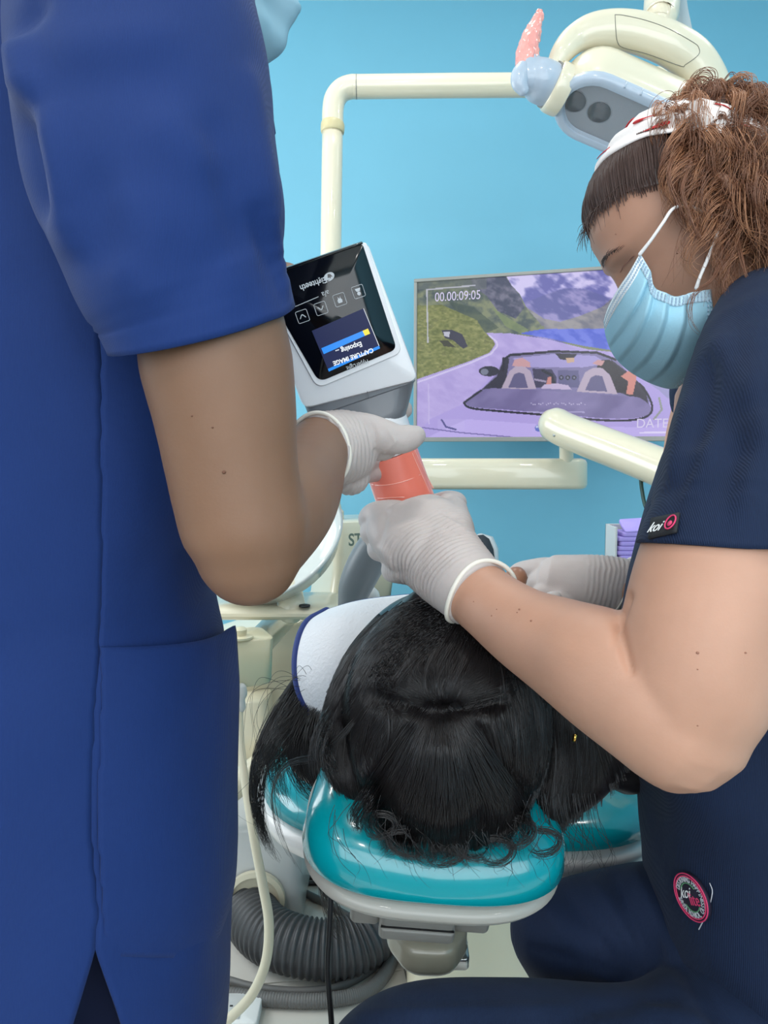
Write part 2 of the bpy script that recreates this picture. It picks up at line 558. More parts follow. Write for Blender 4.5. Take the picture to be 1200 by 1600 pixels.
fr = [box(tvc + TVD * (TVH / 2 - bz / 2 - 0.002), (TVW / 2, bz / 2 + 0.002, 0.012), MT), box(tvc - TVD * (TVH / 2 - bz / 2), (TVW / 2, bz / 2, 0.012), MT),
      box(tvc + TVU * (TVW / 2 - bz / 2), (bz / 2, TVH / 2 - bz, 0.012), MT), box(tvc - TVU * (TVW / 2 - bz / 2), (bz / 2, TVH / 2 - bz, 0.012), MT)]
obj('bezel', join(*fr), M['tvframe'], tv, smooth=False, bevel=0.002)
yb = tvc[1] + 0.14
obj('wall_bracket', join(box(np.array([tvc[0] + 0.10, (yb + R0['y1']) / 2, tvc[2]]), (0.06, (R0['y1'] - yb) / 2, 0.10)), box(tvc - TVN * 0.09 + TVU * 0.06, (0.05, 0.08, 0.05), MT)), M['black'], tv, smooth=False)

# the film on the screen: flat colours worked out point by point
NU, NV = 460, 262
uu = np.linspace(bz, TVW - bz, NU); vv = np.linspace(bz, TVH - bz, NV)
G = TL + uu[None, :, None] * TVU + vv[:, None, None] * TVD + TVN * 0.004
px, py, _ = proj(G.reshape(-1, 3))
def inpoly(pts):
    pts = np.asarray(pts, float); r = np.zeros(len(px), bool); j = len(pts) - 1
    for i in range(len(pts)):
        xi, yi = pts[i]; xj, yj = pts[j]
        c = ((yi > py) != (yj > py)) & (px < (xj - xi) * (py - yi) / (yj - yi + 1e-9) + xi)
        r ^= c; j = i
    return r
def fbm(s, seed=0.0, sy=1.0, shear=0.0):
    q = np.stack([(px + shear * py) / s, py / s * sy, np.full_like(px, seed)], 1)
    return vnoise(q) * 0.55 + vnoise(q * 2.1) * 0.28 + vnoise(q * 4.3) * 0.17
IMG = np.zeros((len(px), 3))
def put(mask, c, c2=None, f=None, a=1.0):
    col = np.array(c, float)[None] if c2 is None else np.array(c, float) + (np.array(c2, float) - np.array(c, float)) * f[:, None]
    col = np.broadcast_to(col, IMG.shape)
    IMG[mask] = IMG[mask] * (1 - a) + col[mask] * a
ALL = np.ones(len(px), bool)
st = lambda f, lo, hi: np.clip((f - lo) / (hi - lo), 0, 1)
n1 = fbm(34, 1.0, 1.0, 0.6); n2 = fbm(14, 5.0, 1.3, -0.7); n3 = fbm(7, 9.0); n4 = fbm(26, 3.0, 2.2, 0.9)
# snow mountains
put(ALL, (98, 96, 170), (205, 196, 238), st(n1 * 0.6 + n2 * 0.4, 0.42, 0.56))
put(py > 462 + 12 * np.sin(px / 30), (92, 92, 158), (150, 142, 196), st(n2, 0.4, 0.65))
put(ALL, (70, 72, 140), a=0.0)
put(inpoly([(985, 448), (1040, 430), (1200, 400), (1200, 530), (930, 512), (915, 506), (940, 480), (960, 463)]), (98, 96, 112), (140, 132, 150), st(n2, 0.4, 0.65))
# mid valley
put(inpoly([(820, 478), (850, 498), (875, 503), (905, 494), (930, 484), (962, 470), (1200, 440), (1200, 525), (800, 525)]), (112, 112, 128), (150, 146, 150), st(n2, 0.35, 0.65))
put(inpoly([(812, 500), (850, 510), (850, 525), (760, 525)]), (120, 128, 96))
# left hillside
hill = inpoly([(640, 420), (787, 425), (800, 447), (812, 459), (822, 480), (846, 508), (830, 522), (758, 522), (700, 540), (640, 560)])
put(hill, (70, 82, 84), (128, 134, 104), st(n4 * 0.6 + n3 * 0.4, 0.36, 0.62))
put(hill & inpoly([(730, 425), (787, 428), (803, 450), (812, 462), (820, 480), (806, 498), (778, 486), (760, 462), (740, 448)]), (58, 62, 88), (110, 108, 130), st(n2 * 0.6 + n3 * 0.4, 0.44, 0.66))
put(hill & (py < 452) & (px < 760), (104, 110, 106), a=0.55)
put(hill & inpoly([(700, 470), (740, 480), (780, 512), (760, 520), (722, 500)]), (58, 72, 62), a=0.6)
put(hill & inpoly([(770, 482), (800, 500), (826, 515), (815, 522), (790, 510)]), (122, 138, 88), a=0.7)
# grass bank
bank = inpoly([(640, 478), (690, 476), (745, 500), (758, 520), (772, 532), (774, 540), (765, 552), (732, 567), (700, 580), (640, 600)])
n5 = fbm(11, 15.0, 2.4); n6 = fbm(4, 21.0, 1.6)
put(bank, (96, 104, 54), (158, 158, 100), st(n5 * 0.5 + n6 * 0.5, 0.28, 0.74))
put(bank & (n5 > 0.66), (84, 88, 52), a=0.45)
put(inpoly([(690, 516), (705, 515), (722, 522), (731, 541), (724, 545), (708, 532), (695, 528)]), (58, 54, 72))
put(inpoly([(693, 519), (703, 518), (702, 527), (694, 525)]), (186, 186, 200)); put(inpoly([(686, 532), (700, 532), (712, 543), (694, 541)]), (66, 64, 50))
# lake
put(inpoly([(812, 521), (830, 517), (850, 514), (1200, 512), (1200, 560), (955, 549), (915, 542), (860, 529)]), (74, 92, 204), (104, 118, 220), st(n2, 0.4, 0.6))
put(inpoly([(875, 533), (915, 541), (955, 547), (1200, 556), (1200, 566), (950, 552), (900, 543)]), (122, 130, 100))
# road
road = inpoly([(759, 520), (798, 521), (860, 531), (919, 546), (1200, 575), (1200, 720), (640, 720), (640, 597), (662, 589), (732, 565), (765, 551), (774, 538), (770, 530)])
put(road, (170, 154, 214), (184, 168, 224), st(n2, 0.3, 0.7))
def stroke(pts, wd, c, a=1.0, close=False):
    D = np.full(len(px), 1e9)
    q = list(pts) + ([pts[0]] if close else [])
    for (x1, y1), (x2, y2) in zip(q[:-1], q[1:]): D = np.minimum(D, seg_dist(px, py, x1, y1, x2, y2)[0])
    put(D < wd, c, a=a)
stroke([(764, 524), (776, 534), (777, 541), (767, 553), (733, 568), (640, 602)], 1.3, (214, 205, 240), 0.8)
put(inpoly([(985, 600), (1200, 600), (1200, 640), (1060, 630), (1010, 605)]), (150, 146, 196)); put(inpoly([(1035, 600), (1200, 590), (1200, 612), (1060, 612)]), (108, 122, 70))
# the open car
put(inpoly([(640, 690), (672, 655), (726, 630), (750, 606), (782, 575), (790, 557), (960, 556), (1000, 590), (1030, 610), (1060, 640), (1200, 680), (1200, 720), (640, 720)]), (172, 156, 220))
put(inpoly([(700, 668), (730, 655), (860, 664), (1010, 668), (1060, 652), (1200, 680), (1200, 720), (640, 720), (655, 690)]), (186, 170, 232))
put(inpoly([(787, 560), (800, 552), (867, 548), (933, 550), (960, 560), (990, 590), (1012, 612), (1016, 640), (905, 615), (794, 609), (752, 609), (775, 585)]), (122, 114, 160))
put(inpoly([(800, 560), (867, 553), (930, 556), (950, 568), (910, 574), (830, 574)]), (160, 150, 206))
put(inpoly([(752, 609), (776, 588), (788, 560), (796, 560), (790, 600), (780, 609)]), (44, 38, 56))
put(inpoly([(955, 562), (985, 585), (1008, 606), (1014, 636), (985, 620), (965, 612), (950, 580)]), (50, 42, 58))
put(inpoly([(832, 576), (862, 577), (870, 590), (868, 606), (836, 606)]), (58, 52, 82))
stroke([(848, 579), (862, 586), (866, 600)], 2.2, (32, 28, 44)); stroke([(836, 593), (852, 596)], 1.5, (150, 140, 170))
put(inpoly([(856, 590), (861, 588), (862, 601), (853, 602)]), (196, 130, 124))
put(inpoly([(872, 578), (904, 579), (906, 606), (872, 604)]), (92, 88, 132)); 
for dx in (877, 887, 897): put(np.hypot(px - dx, py - 590) < 3.6, (28, 26, 40)); put(np.hypot(px - dx, py - 590) < 1.8, (120, 118, 150))
put(inpoly([(845, 607), (850, 601), (870, 599), (888, 602), (893, 609)]), (188, 172, 206))
put(inpoly([(800, 572), (804, 562), (816, 559), (828, 566), (829, 574)]), (196, 150, 156))
put(inpoly([(783, 608), (796, 580), (806, 572), (820, 573), (829, 580), (838, 608)]), (176, 160, 182)); put(inpoly([(794, 606), (803, 585), (810, 582), (819, 584), (825, 606)]), (92, 86, 126))
put(inpoly([(932, 574), (940, 562), (952, 562), (975, 582), (984, 612), (962, 614), (952, 584)]), (38, 28, 36))
put(inpoly([(925, 568), (934, 562), (945, 564), (940, 572)]), (194, 146, 150))
put(inpoly([(901, 612), (914, 582), (926, 575), (941, 575), (953, 586), (965, 616)]), (178, 162, 184)); put(inpoly([(914, 610), (923, 590), (931, 586), (941, 588), (949, 612)]), (94, 88, 130))
put(inpoly([(970, 588), (984, 578), (995, 582), (994, 594), (989, 616), (978, 616), (982, 596)]), (202, 132, 122))
stroke([(787, 562), (797, 555), (867, 549), (933, 551), (962, 562)], 1.9, (34, 28, 44)); stroke([(787, 560), (786, 578)], 2.0, (34, 28, 44))
put(inpoly([(867, 552), (902, 553), (895, 562), (876, 562)]), (42, 36, 48)); put(inpoly([(884, 559), (897, 559), (897, 566), (886, 567)]), (196, 164, 140))
put(((px - 764) / 16) ** 2 + ((py - 580) / 8) ** 2 < 1, (44, 40, 56)); put(((px - 757) / 6) ** 2 + ((py - 581) / 5) ** 2 < 1, (116, 120, 140))
deck = [(726, 629), (750, 610), (794, 607), (904, 614), (975, 619), (1000, 622), (1018, 638), (1008, 650), (975, 654), (933, 653), (860, 646), (787, 640), (738, 636)]
deck = [tuple(q) for q in cr(np.array(deck + [deck[0]], float), 6)[:-1]]
put(inpoly(deck), (108, 98, 146), (130, 120, 168), st(n1, 0.3, 0.7)); stroke([tuple(q) for q in cr(np.array([(752, 610), (728, 627), (726, 631), (738, 638), (787, 643), (860, 649), (933, 656), (978, 657), (1008, 652), (1019, 640), (1014, 620), (1000, 600)], float), 6)], 1.7, (34, 28, 42))
stroke([(1022, 655), (1034, 640), (1030, 622)], 1.6, (120, 140, 90), 0.6)
stroke([(826, 644), (913, 644)], 1.0, (168, 160, 205), 0.8)
for k in range(30): put(np.hypot(px - (827 + 3 * k), py - 631 + 1.2 * math.sin(k * 1.9)) < (1.0 if k % 4 else 0.2), (196, 188, 222), a=0.8)
stroke([(660, 668), (720, 676), (800, 683)], 1.0, (120, 108, 170)); stroke([(690, 656), (697, 667), (712, 671)], 1.4, (60, 56, 120))
put(inpoly([(684, 655), (726, 655), (726, 671), (684, 671)]), (200, 190, 235), a=0.18)
put(np.hypot(px - 841, py - 669) < 5.2, (92, 108, 190)); put(np.hypot(px - 839, py - 667) < 2, (190, 200, 235))
# on-screen guide lines
stroke([(742, 446), (667, 452.5), (668.5, 535)], 1.1, (190, 190, 205), 0.85); stroke([(669.5, 600), (670.5, 662)], 1.0, (200, 190, 230), 0.6); stroke([(1000, 676), (1048, 675.5)], 1.1, (222, 214, 245), 0.9)
sme = make_mesh('screen', *grid_mesh(G), None, False, False)
ca = sme.color_attributes.new('film', 'FLOAT_COLOR', 'POINT')
ca.data.foreach_set('color', np.hstack([lin(IMG), np.ones((len(px), 1))]).reshape(-1).astype(np.float32))
ms = bpy.data.materials.new('lit_screen'); ms.use_nodes = True
nt = ms.node_tree; b = nt.nodes['Principled BSDF']; at = nt.nodes.new('ShaderNodeVertexColor'); at.layer_name = 'film'
b.inputs['Base Color'].default_value = (0.01, 0.01, 0.012, 1); b.inputs['Roughness'].default_value = 0.25
nt.links.new(at.outputs['Color'], b.inputs['Emission Color']); b.inputs['Emission Strength'].default_value = 0.95
sme.materials.append(ms)
V, _F = arr(sme); sme.vertices.foreach_set('co', (V - ORIGIN[tv.name]).reshape(-1))
screen = link(bpy.data.objects.new('screen', sme), tv, 'lit screen with an open car on a mountain road')
M['osd'] = mat('screen_lettering', (30, 30, 34), 0.4, emit=(214, 206, 238), estr=0.9)
def tv_at(x, y):
    """point of the screen plane seen at pixel x, y"""
    d = P(x, y, 1.0) - CAM; t = ((TL + TVN * 0.005 - CAM) @ TVN) / (d @ TVN)
    return CAM + d * t
text('timer_digits', '00.00:09:05', tv_at(715, 463), TVU, -TVD, 0.041, M['osd'], screen, cond=0.80)
text('date_lettering', 'DATE', tv_at(1019, 662), TVU, -TVD, 0.040, M['osd'], screen, cond=0.93)

# ------------------------------------------------------------------ dental unit with spittoon (left background) and the lamp pole it carries
def rrect_ring(c, hx, hy, r, n=6, u=(1, 0, 0), v=(0, 1, 0)):
    u = np.asarray(u, float); v = np.asarray(v, float); out = []
    for sx, sy, a0 in ((1, 1, 0), (-1, 1, 90), (-1, -1, 180), (1, -1, 270)):
        for k in range(n + 1):
            a = math.radians(a0 + 90 * k / n)
            out.append(np.asarray(c) + u * (sx * (hx - r) + r * math.cos(a)) + v * (sy * (hy - r) + r * math.sin(a)))
    return np.array(out)

DU = 1.98; DP = 1.84
ub = P(490, 1000, DU); ux, uy = ub[0], ub[1]
unit = thing('spittoon_unit', 'cream dental unit tower with a white glass spittoon bowl behind the blue sleeve', 'dental unit', (ux, uy, 0))
def zat(py, d=DU): return P(600, py, d)[2]
# tower: slim head with a rounded shoulder, wider waist, column to the floor
tw = []
xL, xR = P(505, 900, DU)[0], P(600, 900, DU)[0]
yaw = math.radians(22); tu = np.array([math.cos(yaw), math.sin(yaw), 0]); tvv = np.array([-math.sin(yaw), math.cos(yaw), 0])
hc_ = P(553, 900, DU + 0.0)
for z, hx_, hy_, dx, r in ((zat(808), 0.072, 0.085, 0.0, 0.02), (zat(810), 0.080, 0.092, 0.0, 0.02), (zat(818), 0.083, 0.095, 0, 0.022), (zat(880), 0.085, 0.098, 0, 0.022),
                       (zat(930), 0.085, 0.102, -0.012, 0.026), (zat(960), 0.11, 0.11, -0.10, 0.03), (zat(985), 0.165, 0.115, -0.19, 0.03), (zat(1020), 0.17, 0.12, -0.195, 0.03), (zat(1026), 0.16, 0.11, -0.195, 0.03),
                       (zat(1105), 0.155, 0.11, -0.20, 0.03), (zat(1112), 0.09, 0.10, -0.25, 0.03), (zat(1180), 0.085, 0.10, -0.25, 0.03), (0.20, 0.085, 0.10, -0.25, 0.03)):
    tw.append(rrect_ring((hc_[0] + dx, hc_[1], z), hx_, hy_, r, 6, tu, tvv))
obj('tower', rings_to_mesh(np.array(tw[::-1])), M['cream'], unit, autos=50)
# base box on the floor with a round cap on its top and the hole the big hose comes from
byf = floor_pt(471, 1452, 0.0)[1]
bz_t = 0.0
for bz_t in np.arange(0.1, 0.6, 0.005):
    if proj(np.array([[0, byf + 0.02, bz_t]]))[1][0] < 1292: break
bx1 = floor_pt(471, 1452, 0.0)[0]; bx0 = bx1 - 0.34
BOXC = ((bx0 + bx1) / 2, byf + 0.19, bz_t / 2)
obj('base_box', rbox(BOXC, ((bx1 - bx0) / 2, 0.19, bz_t / 2), 0.03), M['greywhite'], unit, autos=50)
capc = np.array([P(400, 1300, byf)[0] - 0.005, byf + 0.045, bz_t])
cap = obj('drain_cap', lathe(capc, [(0.026, -0.004), (0.026, 0.004), (0.022, 0.005), (0.021, 0.003), (0.0, 0.003)]), M['steel'], unit, autos=40)
hole = P(393, 1428, byf + 0.02); hole[1] = byf - 0.004
obj('hose_port', lathe(hole, [(0.062, 0.0), (0.070, 0.002), (0.070, 0.014), (0.058, 0.016), (0.056, 0.004)], axis=(0, -1, 0)), M['cream'], unit, autos=40)
# bowl: translucent white glass, tilted towards the chair
bwc = P(425, 846, 1.66)
bax = nrm(np.array([-0.30, -0.62, 0.72]))
bowl_prof = [(0.118, 0.0), (0.124, 0.004), (0.118, 0.007), (0.100, -0.022), (0.07, -0.045), (0.03, -0.056), (0.012, -0.058), (0.012, -0.066), (0.035, -0.064), (0.074, -0.053), (0.106, -0.028), (0.118, 0.0)]
M['glass'] = mat('milky_glass', (226, 230, 226), 0.08, coat=0.8, trans=0.25)
bowl_prof = [(q * 1.38, h * 1.38) for q, h in bowl_prof]
obj('spittoon_bowl', lathe(bwc, bowl_prof, bax, 48, False, False), M['glass'], unit)
# shelf under the bowl, with the drain and the neck
shc = P(470, 955, 1.60)
obj('bowl_shelf', rbox(shc + np.array([-0.075, 0.06, 0]), (0.170, 0.10, 0.014), 0.05), M['cream'], unit, autos=50)
obj('bowl_neck', tube([tuple(bwc - bax * 0.104) + (0.02,), tuple(P(455, 952, 1.6)) + (0.032,)], 4, 20), M['cream'], unit)
obj('drain', lathe(P(476, 948, 1.57), [(0.012, 0.0), (0.012, 0.004), (0.004, 0.006), (0, 0.006)]), M['black'], unit)
# suction holder block with a push knob, in front of the tower
hb = P(372, 1036, 1.42)
hol = []
for z, s in ((P(600, 1000, 1.42)[2], 0.95), (P(600, 1003, 1.42)[2], 1.0), (P(600, 1072, 1.42)[2], 0.96), (P(600, 1076, 1.42)[2], 0.9)):
    hol.append(rrect_ring((hb[0] - 0.02, hb[1] + 0.04, z), 0.074 * s, 0.052 * s, 0.022, 6, nrm([1, 0.45, 0]), nrm([-0.45, 1, 0])))
hldr = obj('suction_holder', rings_to_mesh(np.array(hol[::-1])), M['cream2'], unit, autos=50)
obj('knob', lathe(P(374, 999, 1.42) + np.array([0, 0.01, 0]), [(0.025, 0), (0.025, 0.004), (0.012, 0.006), (0.013, 0.017), (0.009, 0.021), (0, 0.022)]), M['cream2'], hldr, autos=40)
obj('holder_arm', tube([tuple(hb + np.array([0.0, 0.07, -0.01])) + (0.03,), (ux - 0.06, uy + 0.03, hb[2] - 0.02, 0.035)], 4, 16), M['cream'], unit)
obj('nozzle', tube([K(378, 1074, 1.42, 7), K(379, 1084, 1.42, 7.5), K(377, 1092, 1.42, 6), K(376, 1104, 1.42, 8), K(374, 1112, 1.42, 6)], 4, 16), M['greywhite'], unit)
# swing lever low beside the tower
obj('swing_lever', tube([K(330, 1262, 1.72, 21), K(352, 1240, 1.72, 21), K(410, 1194, 1.76, 20), K(436, 1174, 1.88, 19)], 4, 20), M['cream'], unit)
obj('lower_panel', rbox(P(392, 1130, 1.84), (0.050, 0.05, 0.075), 0.02), M['cream'], unit, autos=50)
text('unit_lettering', 'ST 3600', P(578, 843, 1.822), tu, (0, 0, 1), 0.042, mat('grey_green_ink', (104, 118, 106), 0.6), unit, cond=0.8, bold=0.0009)

# lamp pole standing on the unit, its horizontal arm, the drop arm and the operating light
lamp = thing('operating_light', 'cream operating light with a pink wrapped handle on a bent pole', 'dental lamp', P(517, 806, DP + .085))
obj('pole', tube([K(516, 808, DP + 0.085, 16), K(516, 600, DP + 0.045, 16), K(517, 400, DP, 16.3), K(519.5, 205, DP, 16.3)], 6, 24, 'flat'), M['cream'], lamp)
obj('pole_foot', lathe(P(517, 806, DP + .085), [(0.034, -0.01), (0.034, 0.012), (0.028, 0.018), (0.026, 0.03)]), M['cream'], lamp, autos=40)
obj('pole_collar', tube([K(519.5, 208, DP, 17.5), K(519.6, 204, DP, 18.6), K(519.8, 196, DP, 18.6), K(520, 192, DP, 17.5)], 3, 24, 'flat'), mat('yellowed_plastic_ring', (206, 192, 148), 0.4), lamp)
obj('bent_arm', tube([K(520, 196, DP, 16.8), K(520, 176, DP, 16.8), K(523, 156, DP, 17), K(533, 142, DP, 17.2), K(548, 136, DP, 17.5), K(570, 135.5, DP, 17.5), K(700, 134, DP, 17.6), K(900, 132, DP + .02, 17.8), K(1020, 125, DP + .05, 18), K(1070, 112, DP + .06, 18)], 8, 24), M['cream'], lamp)
obj('pipe_seam', tube([K(556.4, 135.6, DP, 17.75), K(557.8, 135.6, DP, 17.75)], 2, 24, 'open'), M['grey'], lamp)
obj('swivel_post', tube([K(1066, 118, DP + .06, 20), K(1060, 60, DP + .02, 21), K(1052, 10, DP - .05, 20), K(1044, -60, DP - .18, 24)], 6, 24), M['greywhite'], lamp)
DL = 1.22
obj('drop_arm', tube([K(1042, -70, DL + 0.12, 27), K(1036, -20, DL + 0.06, 27), K(1033, 20, DL + .02, 27), K(1031, 30, DL, 25), K(1030, 32, DL, 21), K(1026, 50, DL, 20)], 6, 24), M['cream'], lamp)
# C-shaped yoke
yk = [K(866, 122, DL - .01, 11), K(869, 100, DL - .01, 14), K(880, 80, DL - .01, 18), K(898, 62, DL, 22), K(925, 49, DL, 26), K(960, 46, DL, 29), K(1000, 52, DL, 31), K(1040, 66, DL, 32),
      K(1078, 90, DL + .01, 33), K(1102, 122, DL + .02, 32), K(1114, 150, DL + .03, 29), K(1116, 180, DL + .04, 22), K(1110, 200, DL + .05, 14)]
yoke = obj('yoke', tube(yk, 6, 28, 'round', ref=FWD, flat=0.85), M['cream'], lamp)
M['seam'] = mat('seam_shadow_grey', (120, 118, 108), 0.6)
yV, yF = tube(yk, 6, 28, 'round', ref=FWD, flat=0.85); YB = bvh(yV, yF)
sk_ = []
for x, y in cr(np.array([(961, 23), (962, 44), (965, 66), (975, 75), (1010, 84), (1063, 103), (1071, 101), (1091, 86), (1092, 75), (1083, 66), (1045, 45), (1010, 32), (975, 24), (961, 23)], float), 5):
    q = front_hit(YB, x, y, .0002)
    if q is not None: sk_.append(tuple(q) + (.0006,))
obj('panel_seam', tube(sk_, 1, 6), M['seam'], yoke)
# lamp head: a stadium-shaped housing seen from below
aL = nrm(RIGHT * 0.93 - UPV * 0.34 + FWD * 0.10)
nL = nrm(-FWD * 0.30 - UPV * 0.95 - RIGHT * 0.05); nL = nrm(nL - aL * (nL @ aL))
bL = np.cross(aL, nL); bL = bL if bL @ UPV < 0 else -bL           # towards the lower, far side
hcn = P(993, 206, DL + .0)                                        # centre of the lens face
def stad(c, L, r, n=14):
    out = []
    for s, a0 in ((1, -90), (-1, 90)):
        for k in range(n + 1):
            a = math.radians(a0 + 180 * k / n)
            out.append(c + aL * (s * (L - r) + r * math.cos(a)) + bL * (r * math.sin(a)))
    return np.array(out)
Lh, rh = 0.154, 0.062
M['bezel'] = mat('pale_blue_grey_plastic', (176, 188, 202), 0.35, coat=0.3)
hd = [stad(hcn - nL * h, Lh - 0.012 + e, rh + e) for h, e in ((0.014, -0.001), (0.016, 0.001), (0.040, 0.003), (0.064, 0.0), (0.084, -0.008), (0.098, -0.02), (0.106, -0.035), (0.109, -0.052))]
obj('lamp_housing', rings_to_mesh(np.array(hd)), M['cream'], lamp, autos=60)
bzr = [stad(hcn - nL * h, Lh - 0.012 + e, rh + e) for h, e in ((0.016, 0.0), (0.014, 0.001), (0.004, 0.001), (0.0, -0.003), (-0.001, -0.008), (0.0, -0.014), (0.010, -0.018))]
bz_ = obj('lens_bezel', rings_to_mesh(np.array(bzr), True, False, False), M['bezel'], lamp, autos=50)
for k in range(5):
    q = hcn + aL * (-0.055 + 0.028 * k) - bL * (rh + 0.0005) - nL * 0.006
    obj('rib', box(q, (0.0012, 0.0012, 0.006), np.array([aL, bL, nL])), M['bezel'], bz_)
M['lamp_in'] = mat('lamp_reflector_grey', (150, 152, 158), 0.25, metal=0.4)
obj('reflector_tray', rings_to_mesh(np.array([stad(hcn - nL * h, Lh - 0.012 + e, rh + e) for h, e in ((0.008, -0.0145), (0.013, -0.017), (0.020, -0.03))])), M['lamp_in'], lamp, autos=50)
M['lens_dark'] = mat('dark_lens', (36, 36, 42), 0.08, coat=1.0)
for k in range(4):
    c = hcn + aL * (-0.113, -0.068, 0.068, 0.113)[k] - nL * 0.010
    lz = obj('lens', lathe(c, [(0.019, -0.003), (0.0195, 0.001), (0.0185, 0.003), (0.012, 0.0042), (0, 0.0048)], nL, 28), M['lens_dark'], lamp, autos=40)
    obj('lens_ring', lathe(c, [(0.0192, -0.003), (0.0212, -0.001), (0.0212, 0.002), (0.0194, 0.003)], nL, 28, False, False), M['lamp_in'], lz, autos=40)
obj('lens_window', rings_to_mesh(np.array([stad(hcn - nL * 0.0025, Lh - 0.012 - 0.0155, rh - 0.0155), stad(hcn - nL * 0.0015, Lh - 0.012 - 0.0155, rh - 0.0155)])), mat('clear_cover', (205, 210, 215), 0.12, alpha=0.08, spec=0.3), lamp, autos=40)
# handle on the left end
hx_ = nrm(P(838, 128, DL - 0.02) - P(880, 148, DL - .01))
obj('pivot_ring', tube([tuple(P(886, 146, DL)) + (0.037,), tuple(P(882, 143, DL)) + (0.040,), tuple(P(866, 136, DL - .005)) + (0.040,), tuple(P(862, 134, DL - .006)) + (0.037,)], 3, 28, 'flat'), M['cream'], lamp, autos=40)
obj('pivot_gap', tube([tuple(P(864, 135, DL - .005)) + (0.036,), tuple(P(858, 132, DL - .008)) + (0.036,)], 2, 28, 'flat'), M['grey'], lamp, autos=40)
hub = obj('handle_hub', remesh([tube([tuple(P(858, 132, DL - .007)) + (0.034,), tuple(P(838, 124, DL - .015)) + (0.033,), tuple(P(822, 120, DL - .02)) + (0.022,)], 4, 28),
      tube([K(826, 125, DL - .02, 22), K(826, 104, DL - .02, 19), K(827, 92, DL - .02, 15)], 4, 24)], 0.003, 6), M['bezel'], lamp)
obj('hub_cap', tube([K(817, 103, DL - .034, 7), K(812, 116, DL - .036, 10), K(812, 130, DL - .036, 10), K(818, 142, DL - .034, 7)], 4, 24, flat=1.3), M['bezel'], lamp)
gv, gf = tube([K(824, 104, DL - .02, 18), K(824, 84, DL - .02, 17.5), K(829, 62, DL - .02, 14.5), K(836, 40, DL - .02, 10.5), K(842, 24, DL - .02, 7), K(843, 20, DL - .02, 5)], 10, 36)
gN = vnormals(gv, gf)
gv = gv + gN * ((vnoise(gv * np.array([260, 260, 130])) - 0.5) * 0.004 + (vnoise(gv * np.array([520, 520, 300]) + 7) - 0.5) * 0.0024)[:, None]
M['pinkwrap'] = mat('pink_cling_film', (246, 160, 150), 0.25, coat=0.9, var=0.08, vscale=60, bump=0.4, bscale=260)
obj('wrapped_grip', (gv, gf), M['pinkwrap'], lamp, label='grip wrapped in pink cling film')

# ------------------------------------------------------------------ instrument arm crossing below the television
DA = 1.95
tray = thing('instrument_arm', 'cream jointed instrument arm below the television', 'dental arm', P(885, 745, DA))
MA = np.array([RIGHT, FWD, UPV])
obj('lower_arm', rbox(P(770, 741, DA), (P(916, 741, DA)[0] - P(770, 741, DA)[0], 0.040, 0.040), 0.034, np.array([RIGHT, UPV, FWD])[[0, 2, 1]]), M['cream'], tray, autos=60)
obj('hinge_post', tube([K(885, 728, DA - .02, 11), K(885, 700, DA - .03, 11), K(885, 690, DA - .04, 12)], 3, 20), M['cream'], tray)
upa = obj('upper_arm', tube([K(868, 664, DA - .10, 27), K(895, 677, DA - .14, 27.5), K(1040, 734, DA - .34, 31), K(1160, 790, DA - .52, 36)], 4, 28, 'round', flat=1.0), M['cream'], tray)
for sx, sy in ((866, 680), (874, 684)):
    obj('screw', ellipsoid(P(sx, sy, DA - .145), (0.004, 0.004, 0.004), 12, 8), M['steel'], tray)
# tray at the end of the arm (mostly hidden by the seated woman) with the bib holder on it
tp = P(1130, 885, 1.45)
obj('tray_table', rbox(tp + np.array([0.06, 0.06, -0.025]), (0.20, 0.14, 0.012), 0.03), M['greywhite'], tray, autos=50)
obj('tray_bracket', tube([K(1160, 790, DA - .52, 26), K(1165, 850, DA - .50, 24), K(1165, 895, DA - .48, 22)], 4, 20), M['cream'], tray)
obj('tray_cord', tube([K(1001, 742, 1.66, 3), K(1003, 765, 1.64, 3), K(1010, 795, 1.62, 3), K(1030, 825, 1.60, 3), K(1060, 850, 1.56, 3), K(1085, 880, 1.53, 3)], 6, 8), mat('dark_green_cable', (28, 58, 54), 0.45), tray, label='thin dark green cable')
hd_ = thing('bib_holder', 'small white box holding folded lilac paper bibs at the tray edge', 'holder', P(985, 895, 1.40))
hbc = P(992, 850, 1.42)
obj('box_shell', join(box(hbc + np.array([0, 0.03, 0]), (0.048, 0.002, 0.036)), box(hbc + np.array([-0.046, 0, 0]), (0.002, 0.032, 0.036)), box(hbc + np.array([0.046, 0, 0]), (0.002, 0.032, 0.036)), box(hbc + np.array([0, 0, -0.036]), (0.048, 0.032, 0.002))), M['greywhite'], hd_, smooth=False, bevel=0.001)
obj('dark_base', rbox(hbc + np.array([0.004, 0.0, -0.051]), (0.040, 0.03, 0.013), 0.008), M['black'], hd_, autos=50)
obj('base_side', box(hbc + np.array([-0.043, 0, -0.051]), (0.004, 0.03, 0.013)), M['greywhite'], hd_, smooth=False, bevel=0.001)
M['lilac'] = mat('lilac_paper', (178, 158, 232), 0.7, bump=0.3, bscale=420)
bibs = thing('paper_bib_stack', 'stack of lilac paper bibs folded in the white box', 'paper bibs', hbc - np.array([0, 0, 0.034]))
for k in range(7):
    z = -0.031 + k * 0.0088
    sh = 0.0 if k < 6 else 0.006
    v, f = rbox(hbc + np.array([0.002 * math.sin(k * 2) + sh, -0.004, z]), (0.041 - 0.3 * sh, 0.028, 0.0043), 0.006)
    obj('bib', (v, f), M['lilac'], bibs, autos=50)
v, f = rbox(hbc + np.array([0.004, -0.012, 0.037]), (0.034, 0.020, 0.003), 0.004, np.array([[1, 0, 0.06], [0, 1, 0.5], [0, -0.5, 1]]))
